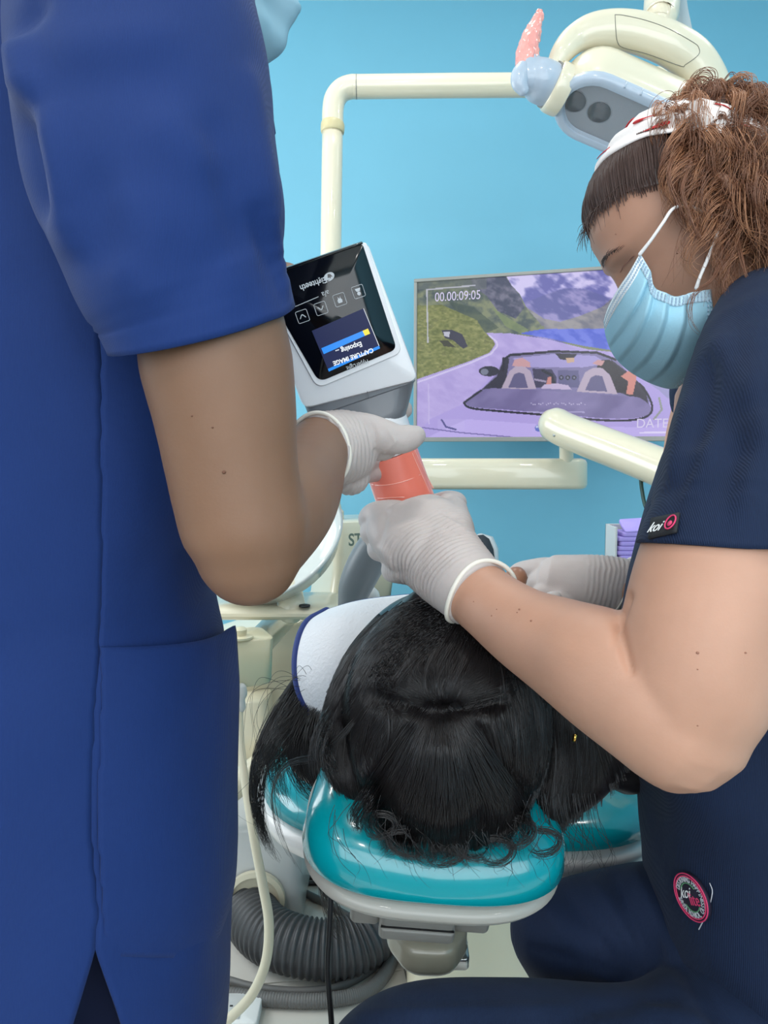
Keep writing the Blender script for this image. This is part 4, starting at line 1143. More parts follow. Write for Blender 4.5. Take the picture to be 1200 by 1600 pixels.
# right glove: palm round the neck of the device, thumb along its front, fingers curled behind
HD = .745
g_parts = [tube([K(496, 703, .694, 56), K(520, 700, .715, 58), K(545, 698, .735, 56), K(568, 694, .742, 46), K(574, 693, .744, 26)], 5, 32, 'flat'),
    tube([K(548, 742, .745, 32), K(545, 725, .74, 40), K(540, 705, .735, 45)], 4, 28),
    tube([K(550, 676, .725, 34), K(575, 676, .725, 30), K(600, 682, .722, 27), K(622, 687, .722, 23.5), K(640, 684, .725, 21), K(649, 681, .73, 17)], 6, 24),
    tube([K(545, 690, .74, 36), K(575, 690, .745, 30), K(598, 695, .74, 26)], 4, 20)]
fing = [([(552, 700, .745), (556, 672, .80), (590, 650, .855), (628, 640, .86)], 17), ([(556, 718, .75), (562, 705, .81), (592, 690, .862), (632, 678, .868)], 17),
        ([(556, 734, .755), (564, 728, .81), (596, 712, .86), (634, 700, .86)], 16), ([(546, 744, .758), (556, 744, .80), (592, 738, .852), (624, 728, .855)], 14)]
for pts, r in fing:
    g_parts.append(tube([K(x, y, d, r) for x, y, d in pts], 6, 18))
gV, gF = remesh(g_parts, 0.0018, 10)
wr = P(497, 702, .695)
gV = glove_wrinkles(gV, gF, P(490, 702, .69), P(610, 684, .735), 0.0052, 0.0010, 0.06, 0.80)
gV = folds(gV, gF, [(606, 672, 618, 690, 2.5, 0.0011), (618, 690, 596, 712, 2.5, 0.0011), (468, 648, 540, 655, 3, 0.0006)])
gl = obj('glove', (gV, gF), M['glove'], asst, fix=False, label='white latex glove gripping the neck of the device')
# rolled edge of the glove round the wrist
ax = nrm(P(520, 700, .715) - P(484, 706, .675)); cw = P(496, 704, .695); rw = 57 * .695 / F_PX
e1 = nrm(np.cross(ax, FWD)); e2 = np.cross(ax, e1)
cuff_bead('cuff_bead', np.array([cw + rw * (math.cos(a) * e1 + math.sin(a) * e2) * (1 + 0.03 * math.sin(3 * a)) for a in np.linspace(0, 2 * np.pi, 28, endpoint=False)]), 0.0021, gl)
# left glove on the far upper corner of the device
l_parts = [tube([K(400, 470, .94, 30), K(425, 455, .92, 32), K(445, 452, .90, 28)], 4, 24)]
for q, (x0, y0, x1, y1, x2, y2) in enumerate(((440, 446, 452, 432, 462, 438), (442, 456, 458, 444, 470, 452), (444, 466, 460, 458, 474, 466), (440, 476, 456, 474, 470, 480))):
    l_parts.append(tube([K(x0, y0, .905, 13), K(x1, y1, .885, 12), K(x2, y2, .872, 10)], 5, 16))
l_parts.append(tube([K(430, 440, .90, 14), K(446, 430, .87, 12), K(458, 436, .85, 10)], 4, 16))
obj('glove', remesh(l_parts, 0.0022, 5), M['glove'], asst, fix=False, label='white latex glove behind the top of the device')

# ------------------------------------------------------------------ handheld dental x-ray camera
DD = 0.795
O_ = P(545, 500, DD)
TH = math.radians(-19)
dn = nrm(CAM - O_ + np.array([0.02, 0, 0.03]))               # out of the screen, towards us
du = nrm(RIGHT * math.cos(TH) - UPV * math.sin(TH)); du = nrm(du - dn * (du @ dn))
dv = np.cross(dn, du); dv = dv if dv @ UPV < 0 else -dv      # down the device, towards the cone
S_ = DD / F_PX
def dp(u, v, w=0.0):
    """device coordinates: u, v in picture units at the screen, w metres towards us"""
    return O_ + du * (u * S_) + dv * (v * S_) + dn * w
dev = thing('handheld_camera', 'white and grey handheld dental x-ray camera with lit display and salmon cone', 'x-ray camera', dp(0, 300))
M['dev_white'] = mat('satin_white_plastic', (232, 233, 236), 0.3, coat=0.3)
M['dev_grey'] = mat('slate_grey_plastic', (112, 116, 122), 0.35, coat=0.2)
M['dev_black'] = mat('black_glass', (8, 9, 13), 0.08, spec=0.35, coat=0.25)
def roundpoly(pts, rad, n=6):
    pts = [np.array(p, float) for p in pts]; out = []
    for i, p in enumerate(pts):
        a = pts[i - 1]; b = pts[(i + 1) % len(pts)]
        r = rad[i] if isinstance(rad, (list, tuple)) else rad
        ua = (a - p) / np.linalg.norm(a - p); ub = (b - p) / np.linalg.norm(b - p)
        s, e = p + ua * r, p + ub * r
        for k in range(n + 1):
            t = k / n; out.append((1 - t) ** 2 * s + 2 * t * (1 - t) * p + t * t * e)
    return np.array(out)
def slab(outline, ws, ins):
    """loft one outline along w with insets"""
    c = outline.mean(0); R = []
    for w, i in zip(ws, ins):
        q = c + (outline - c) * (1 - i / np.linalg.norm(outline - c, axis=1, keepdims=True))
        R.append([dp(u, v, w) for u, v in q])
    return np.array(R)
bodyo = roundpoly([(-118, -99), (66, -99), (76, 124), (-114, 108)], [10, 8, 14, 16])
obj('body', rings_to_mesh(slab(bodyo, [-0.060, -0.057, -0.050, -0.012, -0.004, 0.0, 0.001], [10, 5, 1, 0, 0.5, 3, 8])), M['dev_white'], dev, autos=45)
bez = roundpoly([(-112, -101), (63, -101), (64, 74), (-82, 84)], [6, 6, 14, 16])
obj('screen_rim', rings_to_mesh(slab(bez, [-0.002, 0.0025, 0.0035, 0.0035], [0, 0, 1.2, 4])), M['dev_white'], dev, autos=45)
face = roundpoly([(-110, -99), (56.5, -99), (57, 66), (-76, 75)], [4, 4, 11, 14])
glass = obj('display_glass', rings_to_mesh(slab(face, [0.001, 0.0042, 0.0046], [0, 0, 0.8])), M['dev_black'], dev, autos=45, label='black glass display face')
# top edge of the glass folds back over the body
fb = [[dp(u, -99.5 - 1.0 * math.sin(t * 1.57) * 6, 0.0046 - 0.022 * (1 - math.cos(t * 1.57))) for u in np.linspace(-110, 57, 12)] for t in np.linspace(0, 1, 8)]
obj('glass_fold', grid_mesh(np.array(fb)), M['dev_black'], glass, solid=0.001)
W0 = 0.0049
M['ui_bg'] = mat('display_navy', (6, 10, 30), 0.3, spec=0.2, emit=(28, 36, 78), estr=0.9)
M['ui_blue'] = mat('display_blue', (0, 40, 90), 0.2, emit=(0, 140, 245), estr=0.9)
M['ui_yellow'] = mat('display_yellow', (90, 80, 10), 0.2, emit=(250, 226, 50), estr=0.95)
M['ui_white'] = mat('display_white', (120, 120, 120), 0.2, emit=(240, 244, 250), estr=0.85)
M['print_grey'] = mat('printed_grey', (206, 210, 214), 0.4)
def quad(name, pts, m, w, parent):
    R = np.array([[dp(u, v, w - 0.0003) for u, v in pts], [dp(u, v, w) for u, v in pts]])
    return obj(name, rings_to_mesh(R), m, parent, smooth=False)
def pix(x, y):
    """device (u, v) of picture position"""
    a, b = x - 545, y - 500
    return (a * math.cos(TH) + b * math.sin(TH), -a * math.sin(TH) + b * math.cos(TH))
def zp(X, Y): return pix(450 + X / 5.217, 370 + Y / 5.217)
disp = quad('display', [zp(195, 768), zp(612, 588), zp(750, 900), zp(330, 1092)], M['ui_bg'], W0, dev); disp['label'] = 'lit navy display with a blue progress bar'
quad('progress_bar', [zp(270, 905), zp(606, 764), zp(626, 803), zp(290, 952)], M['ui_blue'], W0 + 0.0005, disp)
quad('progress_tip', [zp(606, 764), zp(650, 745), zp(668, 785), zp(626, 803)], M['ui_yellow'], W0 + 0.0005, disp)
quad('title_bar', [zp(322, 1070), zp(742, 880), zp(750, 902), zp(330, 1092)], M['ui_blue'], W0 + 0.0004, disp)
quad('frame_line', [zp(612, 588), zp(615, 586), zp(744, 882), zp(740, 884)], M['ui_white'], W0 + 0.0004, disp)
# lettering is upside down as seen from here
ru, rv = -du, dv
def dtext(name, s, X, Y, size, m, parent, cond=1.0, bold=0.0):
    u, v = zp(X, Y)
    return text(name, s, dp(u, v, W0 + 0.0007), ru, rv, size, m, parent, cond=cond, bold=bold)
dtext('status_lettering', 'Exposing ...', 495, 902, 0.0076, M['ui_white'], disp, 0.86, 0.0002)
dtext('title_lettering', 'CAPTURE IMAGE', 530, 970, 0.0066, M['ui_white'], disp, 0.92, 0.0002)
dtext('model_lettering', 'HyperLight', 564, 1034, 0.0062, M['print_grey'], glass, 0.9)
dtext('maker_lettering', 'Eighteeth', 212, 402, 0.0088, M['print_grey'], glass, 0.9, 0.00015)
dtext('label_lettering', 'a/a', 308, 476, 0.0080, M['print_grey'], glass, 0.9)
# maker's emblem: an oval with a tooth-like notch
u0, v0 = zp(338, 347)
el = [(u0 + 8.6 * math.cos(a), v0 + 6.2 * math.sin(a) - 0.10 * 8.6 * math.cos(a)) for a in np.linspace(0, 2 * np.pi, 32, endpoint=False)]
emb = quad('maker_emblem', el, M['print_grey'], W0 + 0.0002, glass)
quad('emblem_notch', [(u0 - 1, v0 - 4.4), (u0 + 3, v0 - 3.2), (u0 + 5.2, v0 + 1.0), (u0 + 2.6, v0 + 0.4), (u0 + 1.5, v0 + 3.0), (u0 - 0.2, v0 + 0.6), (u0 - 2.6, v0 + 1.6)], M['dev_black'], W0 + 0.0004, glass)
quad('emblem_notch', [(u0 - 6.5, v0 + 4.0), (u0 - 4.6, v0 + 5.4), (u0 - 1.0, v0 + 4.6), (u0 - 3.4, v0 + 3.6)], M['dev_black'], W0 + 0.0004, glass)
def frame_line(name, outline, wd, m, w, parent):
    ks = [tuple(dp(u, v, w)) + (wd,) for u, v in outline] 
    ks = ks + ks[:1]
    V, F = tube(ks, 1, 6, 'open'); return obj(name, (V, F), m, parent)
def button(X, Y, kind):
    u, v = zp(X, Y); h = 9.0
    b = frame_line('button_frame', roundpoly([(u - h, v - h), (u + h, v - h), (u + h, v + h), (u - h, v + h)], 2.5, 4), 0.00032, M['print_grey'], W0, glass)
    if kind == 'v': pts = [[(u - 4.2, v - 2.4), (u, v + 2.2), (u + 4.2, v - 2.4)]]
    elif kind == '^': pts = [[(u - 4.2, v + 2.2), (u, v - 2.4), (u + 4.2, v + 2.2)]]
    else: pts = []
    for p in pts: obj('chevron', tube([tuple(dp(a, c_, W0)) + (0.0006,) for a, c_ in p], 4, 6), M['print_grey'], b)
    if kind == 'tooth': quad('tooth_icon', [(u - 3.2, v + 4.6), (u + 3.2, v + 4.6), (u + 3.8, v + 0.5), (u + 2.0, v - 2.0), (u + 1.9, v - 5.2), (u + 0.4, v - 1.8), (u - 0.4, v - 1.8), (u - 1.9, v - 5.2), (u - 2.0, v - 2.0), (u - 3.8, v + 0.5)], M['print_grey'], W0 + 0.0003, b)
    if kind == 'person':
        quad('icon_base', [(u - 4.6, v - 5.0), (u + 4.6, v - 5.0), (u + 2.6, v - 0.4), (u - 2.6, v - 0.4)], M['print_grey'], W0 + 0.0003, b)
        quad('icon_head', [(u + 2.9 * math.cos(a), v + 2.8 + 2.9 * math.sin(a)) for a in np.linspace(0, 2 * np.pi, 16, endpoint=False)], M['print_grey'], W0 + 0.0003, b)
button(122, 655, '^'); button(270, 592, 'v'); button(422, 523, 'tooth'); button(572, 458, 'person')
obj('speaker_slot', tube([tuple(dp(*zp(60, 582), W0 - 0.0002)) + (0.0004,), tuple(dp(*zp(250, 502), W0 - 0.0002)) + (0.0004,)], 2, 6), M['print_grey'], glass)
obj('body_seam', tube([tuple(dp(*zp(585, 1083), 0.0)) + (0.0004,), tuple(dp(*zp(668, 1310), -0.0)) + (0.0004,)], 6, 6), M['dev_grey'], dev)
# grey neck tapering from the body to the cone, white collar, salmon cone
def ring_rect(v, hu, hw, uc, wc, e=4.0, n=40):
    a = np.linspace(0, 2 * np.pi, n, endpoint=False)
    x = np.sign(np.cos(a)) * np.abs(np.cos(a)) ** (2 / e); y = np.sign(np.sin(a)) * np.abs(np.sin(a)) ** (2 / e)
    return [dp(uc + hu * p, v, wc + hw * q) for p, q in zip(x, y)]
neck = [ring_rect(100, 92, .026, -20, -.030, 6), ring_rect(124, 92, .026, -19, -.030, 6), ring_rect(126, 88, .0255, -18, -.031, 6), ring_rect(158, 56, .030, -5, -.034, 4), ring_rect(166, 50, .031, -4, -.034, 3), ring_rect(174, 46, .030, -4, -.034, 2.2)]
obj('neck', rings_to_mesh(np.array(neck)), M['dev_grey'], dev, autos=45, label='slate grey tapering neck')
rc = 47.5
obj('cone_collar', rings_to_mesh(np.array([ring_rect(v, r, r * S_, -5, -.034, 2.0) for v, r in ((164, 46), (167, 48), (182, 48.5), (226, 48), (228, 47))])), M['dev_white'], dev, autos=50)
M['salmon'] = mat('salmon_plastic', (246, 132, 112), 0.28, coat=0.6, var=0.03, vscale=20)
cv_, cf_ = rings_to_mesh(np.array([ring_rect(v, r, r * S_, -5 + 0.012 * (v - 230), -.034, 2.0, 64) for v, r in zip(np.linspace(229, 366, 60), np.linspace(48.3, 50.5, 60))]))
cone = obj('cone', (cv_, cf_), M['salmon'], dev, autos=60, label='salmon pink cone under clear film')
M['film'] = mat('clear_film_crease', (255, 176, 160), 0.15, coat=1.0)
for (x0, y0, x1, y1, x2, y2) in ((584, 767, 610, 765, 664, 748), (594, 790, 615, 783, 636, 783), (655, 708, 672, 745, 690, 776), (650, 712, 668, 752, 682, 780)):
    ks = []
    for t in np.linspace(0, 1, 7):
        x = (1 - t) ** 2 * x0 + 2 * t * (1 - t) * x1 + t * t * x2; y = (1 - t) ** 2 * y0 + 2 * t * (1 - t) * y1 + t * t * y2
        u, v = pix(x, y); q = np.clip((u + 5 - 0.012 * (v - 230)) / (48 + (v - 229) * .018), -0.99, 0.99)
        ks.append(tuple(dp(u, v, -.034 + math.sqrt(1 - q * q) * (48 + (v - 229) * .018) * S_)) + (0.0006,))
    obj('film_crease', tube(ks, 3, 6), M['film'], cone)

# ------------------------------------------------------------------ the seated woman (right foreground)
nurse = thing('person', 'seated person in navy scrub top with curly auburn hair, white headband and blue mask', 'person', (0.42, 0.72, 0))

# ---- head, built upright (face +x, left +y, up +z) and then posed
YAW, PIT = math.radians(16), math.radians(37)
f0 = np.array([-math.cos(YAW), math.sin(YAW), 0.0])
HXF = nrm(f0 * math.cos(PIT) - np.array([0, 0, 1]) * math.sin(PIT))
HYL = nrm(np.array([-math.sin(YAW), -math.cos(YAW), 0.0]))
HZU = np.cross(HXF, HYL)
HC = P(1096, 364, .735)
HM = np.array([HXF, HYL, HZU])
def hp(X):
    return HC + np.asarray(X, float) @ HM
_h0V, _h0F = head_mesh(); HBVH = bvh(_h0V, _h0F)
def hsurf(dirv, off=0.0):
    """point just off the head's skin in head coordinates, in a direction from its middle"""
    out = []
    for d in nrm_rows(np.atleast_2d(np.asarray(dirv, float))):
        h = HBVH.ray_cast(Vector((-.004, 0, .005)), Vector(d))
        r = h[3] if h[0] is not None else 0.09
        out.append(d * (r + off) + np.array([-.004, 0, .005]))
    return np.array(out)
hV, hF = head_mesh(); hV = hp(hV)
ear = [tube([tuple(hp([-.012, s * .070, -.032])) + (.007,), tuple(hp([-.018, s * .078, -.01])) + (.011,), tuple(hp([-.020, s * .080, .012])) + (.012,), tuple(hp([-.010, s * .075, .022])) + (.007,)], 4, 14, flat=0.55, ref=HXF) for s in (-1, 1)]
# ---- trunk, arms and legs
sh_n = P(1200, 640, .60); sh_f = P(1125, 600, .93)
chest = P(1215, 900, .79); hip = P(1250, 1480, .82)
neck_ = [tuple(hp([-.045, 0, -.05])) + (.052,), tuple(P(1165, 500, .76)) + (.055,), tuple(P(1195, 600, .77)) + (.075,)]
upper = [tuple(sh_n) + (.062,), K(1168, 760, .57, 112), K(1126, 880, .55, 122), K(1100, 980, .542, 124), K(1082, 1070, .54, 120), K(1066, 1130, .54, 104)]
elbow = [K(1066, 1110, .54, 108), K(1060, 1150, .54, 88), K(1054, 1180, .542, 58)]
foren = [K(1060, 1130, .54, 104), K(1010, 1090, .552, 104), K(945, 1048, .575, 97), K(880, 1014, .61, 80), K(820, 983, .645, 65), K(772, 949, .68, 56), K(742, 925, .70, 53), K(724, 908, .713, 48)]
farm = [tuple(sh_f) + (.05,), K(1084, 715, .98, 46), K(1092, 830, 1.0, 44), K(1092, 905, 1.0, 40), K(1040, 918, .97, 36), K(985, 922, .945, 36), K(970, 922, .94, 36)]
body_parts = [(hV, hF)] + ear + [tube(neck_, 5, 28), tube(upper, 6, 36), tube(elbow, 4, 32), tube(foren, 6, 36), tube(farm, 5, 24),
    tube([tuple(sh_n) + (.06,), tuple(P(1185, 620, .76)) + (.075,), tuple(sh_f) + (.05,)], 5, 24),
    tube([tuple(P(1195, 640, .77)) + (.09,), tuple(chest) + (.115,), tuple(P(1235, 1200, .80)) + (.115,), tuple(hip) + (.125,)], 5, 28)]
kn_n = P(590, 1742, .66); kn_f = P(885, 1462, .86)
legs = [[tuple(P(1240, 1660, .72)) + (.088,), tuple(P(900, 1712, .69)) + (.072,), tuple(kn_n) + (.062,)], [tuple(kn_n) + (.06,), tuple(kn_n + np.array([.06, .02, -.25])) + (.05,), (kn_n[0] + .10, kn_n[1] + .03, .09, .036)],
        [tuple(P(1190, 1500, .84)) + (.079,), tuple(P(1040, 1472, .85)) + (.064,), tuple(kn_f) + (.050,)], [tuple(kn_f) + (.06,), tuple(P(905, 1540, .92)) + (.046,), tuple(P(985, 1700, 1.0)) + (.037,)]]
body_parts += [tube([q[:3] + (q[3] * .82,) for q in l], 5, 24) for l in legs]
nV, nF = remesh(body_parts, 0.0029, 5)
# crease where the forearm folds against the upper arm
nV = folds(nV, nF, [(966, 978, 985, 1050, 7, -0.004), (984, 930, 967, 976, 5, -0.004), (967, 976, 958, 1010, 4, -0.002)])
nbody = obj('body', (nV, nF), M['skin_fair'], nurse, fix=False)

M['mole_f'] = mat('light_mole', (150, 104, 84), 0.6)
moles(nurse, nV, nF, [(1090, 1020, .0011), (1165, 1020, .0008), (1090, 1046, .0006), (1090, 1134, .0006), (830, 970, .0010), (812, 952, .0011), (808, 957, .0007), (768, 962, .0007), (776, 952, .0006), (740, 940, .0006), (1058, 396, .0008), (962, 366, .0007)], M['mole_f'])
# ---- scrub top: trunk, near sleeve, far sleeve
def nring(c, hx_, hy_, tilt=0.0, n=120, e=2.4):
    a = np.linspace(0, 2 * np.pi, n, endpoint=False)
    x = np.sign(np.cos(a)) * np.abs(np.cos(a)) ** (2 / e) * hx_; y = np.sign(np.sin(a)) * np.abs(np.sin(a)) ** (2 / e) * hy_
    R = np.stack([x, y, np.zeros(n)], 1)
    R[:, 2] = tilt * x
    return R + c
ky = [470, 520, 580, 650, 760, 880, 1000, 1120, 1240, 1340, 1420, 1500, 1580, 1700]
kedge = [1165, 1125, 1102, 1080, 1046, 1010, 990, 992, 1022, 1030, 1042, 1060, 1070, 1080]
kd_ = [.77, .77, .77, .77, .78, .79, .79, .79, .79, .79, .79, .79, .79, .79]
kA = [.085, .115, .13, .135, .14, .145, .15, .15, .15, .15, .155, .165, .17, .18]
kB = [.055, .10, .14, .155, .16, .16, .155, .15, .15, .155, .165, .175, .18, .18]
cs = cr(np.array([ky, kedge, kd_, kA, kB], float).T, 9)
nr = []
for y_, e_, d_, A_, B2 in cs:
    c = P(e_, y_, d_) + RIGHT * A_ * 0.985
    nr.append(nring(c, A_, B2, 0.10))
qV, qF = rings_to_mesh(np.array(nr), True, True, False)
qV = folds(qV, qF, [(1060, 1240, 1180, 1290, 26, 0.005), (1040, 1300, 1200, 1370, 22, -0.005), (1120, 1320, 1200, 1350, 12, 0.004), (1050, 1430, 1200, 1560, 26, 0.006), (1070, 1480, 1180, 1600, 16, -0.006),
    (1045, 1360, 1070, 1490, 16, 0.004), (1100, 1200, 1200, 1180, 30, -0.005), (1030, 1260, 1050, 1400, 14, 0.004), (1130, 1440, 1200, 1480, 18, 0.004), (1050, 660, 1010, 820, 10, 0.004), (1035, 720, 1000, 880, 8, -0.003)])
qN = vnormals(qV, qF)
qV = qV + qN * ((vnoise(qV * 12.0 + 3) - 0.5) * 0.009 + (vnoise(qV * 30.0) - 0.5) * 0.003)[:, None]
ntop = obj('scrub_top', (qV, qF), M['navy'], nurse, label='navy ribbed scrub top')
slk = [K(1225, 452, .70, 30), K(1212, 500, .66, 92), K(1216, 560, .625, 126), K(1202, 640, .595, 142), K(1183, 720, .575, 148), K(1163, 790, .560, 147), K(1150, 830, .553, 146), K(1144, 852, .551, 146)]
S = even(cr(np.array(slk), 18), 90); Ts = 90
for q_ in (7,): S[-1 - q_, 3] -= .0014
T, N, B = frames(S[:, :3], ref=FWD); aa = np.linspace(0, 2 * np.pi, Ts, endpoint=False)
sr = []; LS = np.r_[0, np.cumsum(np.linalg.norm(np.diff(S[:, :3], axis=0), axis=1))]
for i in range(len(S)):
    t = LS[i] / LS[-1]
    ring = S[i, :3] + S[i, 3] * (np.cos(aa)[:, None] * N[i] + 0.92 * np.sin(aa)[:, None] * B[i])
    rel = ring - S[i, :3]
    ring = ring + UPV * ((rel @ FWD) * 0.15 * t * t + (rel @ RIGHT) * 0.16 * t * t - np.abs(rel @ RIGHT) * 0.16 * t ** 3)[:, None]
    sr.append(ring)
wV, wF = rings_to_mesh(np.array(sr), True, True, False)
wV = folds(wV, wF, [(1120, 520, 1160, 620, 26, 0.006), (1110, 570, 1085, 690, 18, -0.007), (1080, 620, 1050, 740, 16, 0.005),
    (1150, 560, 1130, 700, 22, -0.004), (1180, 520, 1190, 680, 26, 0.005), (1120, 680, 1060, 790, 20, 0.005), (1160, 690, 1120, 800, 22, -0.005), (1195, 660, 1160, 800, 22, 0.004), (1085, 720, 1045, 800, 12, -0.004)])
wN = vnormals(wV, wF)
wV = wV + wN * ((vnoise(wV * 16.0 + 4) - 0.5) * 0.006 + (vnoise(wV * 40.0 + 1) - 0.5) * 0.002)[:, None]
wV = keep_off(wV, bvh(nV, nF), .004)
nslv = obj('sleeve', (wV, wF), M['navy'], ntop)
md = nslv.modifiers.new('solid', 'SOLIDIFY'); md.thickness = 0.002; md.offset = -1
fk = [tuple(sh_f + np.array([.05, 0, .03])) + (.05,), tuple(sh_f) + (.056,), K(1116, 650, .96, 58)]
obj('sleeve', tube(fk, 6, 40, 'open'), M['navy'], ntop, solid=0.002)
# sleeve tag
M['tag_black'] = mat('black_woven_tag', (26, 26, 30), 0.7)
M['tag_pink'] = mat('pink_thread', (222, 62, 110), 0.7)
M['tag_white'] = mat('white_thread', (240, 240, 240), 0.7)
SLB = bvh(wV, wF)
def sleeve_front(x, y):
    for k in range(40):
        q = front_hit(SLB, x + 2 * k, y - .5 * k, .0042)
        if q is not None: return P(x, y, (q - CAM) @ FWD)
tg = [(1018, 810), (1062, 801), (1057, 832), (1013, 842)]
tgp = np.array([sleeve_front(x, y) for x, y in tg])
tu_ = nrm(tgp[1] - tgp[0]); tvup = nrm(tgp[0] - tgp[3]); tn_ = nrm(np.cross(tu_, tvup)); tvup = np.cross(tn_, tu_)
G2 = np.array([[tgp[0] * (1 - a) * (1 - b) + tgp[1] * a * (1 - b) + tgp[3] * (1 - a) * b + tgp[2] * a * b for a in np.linspace(0, 1, 8)] for b in np.linspace(0, 1, 6)])
tagp = obj('sleeve_tag', grid_mesh(G2), M['tag_black'], nslv, solid=0.0016, label='black woven tag with white and pink marks')
tcn = tgp.mean(0)
text('tag_lettering', 'koi', tcn - tu_ * 0.0072 - tvup * .001, tu_, tvup + tu_ * 0.12, 0.0120, M['tag_white'], tagp, shear=0.35, off=0.0014, cond=0.85)
pc = tcn + tu_ * 0.0072 + tvup * 0.001
def disc_ring(name, c, u, v, ru_, rv_, wd, m, parent, n=30):
    q = [tuple(c + u * ru_ * math.cos(a) + v * rv_ * math.sin(a)) + (wd,) for a in np.linspace(0, 2 * np.pi, n)]
    return obj(name, tube(q, 1, 6, 'open'), m, parent)
disc_ring('tag_emblem', pc + tn_ * .0014, tu_, tvup, 0.0046, 0.0056, 0.0006, M['tag_pink'], tagp)
obj('tag_emblem', lathe(pc + tn_ * .0012 - tvup * 0.0012, [(0.0022, 0), (0.0022, .0006), (0, .0006)], tn_, 20), M['tag_pink'], tagp)
# round badge on the trunk
def trunk_front(x, y):
    px_, py_, d_ = proj(qV); k = np.argsort((px_ - x) ** 2 + (py_ - y) ** 2)[:60]
    k = k[d_[k] < d_[k].min() + 0.04]; wgt = 1 / ((px_[k] - x) ** 2 + (py_[k] - y) ** 2 + 4)
    return P(x, y, (d_[k] * wgt).sum() / wgt.sum() - 0.002)
bc_ = trunk_front(1085, 1400); bu = nrm(trunk_front(1100, 1402) - trunk_front(1070, 1398)); bv = nrm(trunk_front(1086, 1370) - trunk_front(1084, 1430)); bn = nrm(np.cross(bu, bv)); bv = np.cross(bn, bu)
if bn @ (CAM - bc_) < 0: bn = -bn
sx_ = 24.5 / max(1e-3, abs(proj((bc_ + bu * 0.01)[None])[0][0] - proj(bc_[None])[0][0])) * 0.01
sy_ = 39.0 / max(1e-3, abs(proj((bc_ + bv * 0.01)[None])[1][0] - proj(bc_[None])[1][0])) * 0.01
bc_ = bc_ + bn * 0.004
bdg = obj('badge', rings_to_mesh(np.array([[bc_ + bn * h + bu * sx_ * k * math.cos(a) + bv * sy_ * k * math.sin(a) for a in np.linspace(0, 2 * np.pi, 48, endpoint=False)] for h, k in ((-.003, 1), (.0, 1), (.0006, .98))])), mat('badge_dark_cloth', (30, 20, 44), 0.7), ntop, label='oval embroidered badge with a pink border')
for k in (0.97, 0.86): disc_ring('badge_ring', bc_ + bn * .0008, bu, bv, sx_ * k, sy_ * k, 0.0007, M['tag_pink'], bdg, 48)
M['tag_grey'] = mat('pale_grey_thread', (200, 200, 206), 0.7); M['tag_green'] = mat('green_thread', (96, 150, 110), 0.7)
def arc_text(s, a0, a1, up_out=True):
    for i, chh in enumerate(s):
        if chh == ' ': continue
        a = math.radians(a0 + (a1 - a0) * i / (len(s) - 1))
        c = bc_ + bn * .001 + bu * sx_ * .72 * math.cos(a) + bv * sy_ * .72 * math.sin(a)
        out = nrm(bu * math.cos(a) * sx_ + bv * math.sin(a) * sy_) * (1 if up_out else -1)
        text('badge_letter', chh, c, np.cross(out, bn), out, 0.0072, M['tag_grey'], bdg, cond=0.72, bold=0.0001)
arc_text('DESIGNING HAPPINESS', 150, -25, True)
arc_text('SANTA MONICA, CA', 188, 322, False)
text('badge_lettering', 'koi', bc_ - bu * sx_ * .28 + bv * sy_ * .16 + bn * .001, bu, bv + bu * .3, 0.016, M['tag_white'], bdg, shear=.3, cond=.75)
text('badge_lettering', 'lite', bc_ + bu * sx_ * .20 - bv * sy_ * .10 + bn * .001, bu, bv, 0.016, M['tag_pink'], bdg, cond=.75)
for s_ in (1, -1):
    q = [tuple(bc_ + bn * .001 + bu * sx_ * .50 * math.cos(a) + bv * sy_ * (.08 * s_ + .50 * math.sin(a))) + (.0006,) for a in np.linspace(math.radians(35), math.radians(150), 14) * s_]
    obj('badge_arc', tube(q, 1, 6), M['tag_green'], bdg)
obj('loose_thread', tube([tuple(trunk_front(1109, 1380) ) + (.0004,), tuple(trunk_front(1113, 1395)) + (.0005,), tuple(trunk_front(1105, 1425)) + (.0005,), tuple(trunk_front(1092, 1452)) + (.0006,)], 4, 6), M['tag_grey'], ntop)
# ---- trousers
tl = [tube([tuple(P(1250, 1640, .74)) + (.115,), tuple(P(1050, 1730, .70)) + (.104,), tuple(P(820, 1706, .68)) + (.090,), tuple(P(660, 1704, .66)) + (.083,), tuple(kn_n) + (.076,)], 6, 36),
      tube([tuple(kn_n) + (.075,), tuple(kn_n + np.array([.05, .02, -.22])) + (.072,), (kn_n[0] + .10, kn_n[1] + .03, .08, .07)], 5, 28),
      tube([tuple(P(1200, 1490, .83)) + (.092,), tuple(P(1050, 1454, .85)) + (.075,), tuple(P(930, 1455, .86)) + (.063,), tuple(P(868, 1456, .86)) + (.053,)], 6, 36),
      tube([tuple(P(868, 1458, .86)) + (.053,), tuple(P(900, 1530, .91)) + (.048,), tuple(P(960, 1620, .96)) + (.052,), tuple(P(1000, 1760, 1.02)) + (.055,)], 5, 28),
      ellipsoid(P(1250, 1500, .81), (.17, .18, .12))]
tV2, tF2 = remesh(tl, 0.0055, 8)
tV2 = folds(tV2, tF2, [(880, 1390, 960, 1500, 10, -0.005), (930, 1380, 990, 1480, 10, 0.005), (960, 1370, 1010, 1490, 9, -0.005), (840, 1400, 900, 1480, 12, 0.004), (990, 1360, 1050, 1490, 10, 0.005), (900, 1500, 960, 1530, 10, 0.004), (830, 1480, 960, 1520, 8, -0.004),
    (560, 1585, 900, 1575, 10, 0.003), (900, 1580, 1050, 1560, 14, -0.004), (1060, 1500, 1120, 1600, 14, -0.007), (1000, 1570, 1100, 1600, 14, 0.004)])
obj('trousers', (tV2, tF2), M['navy'], nurse, fix=False)
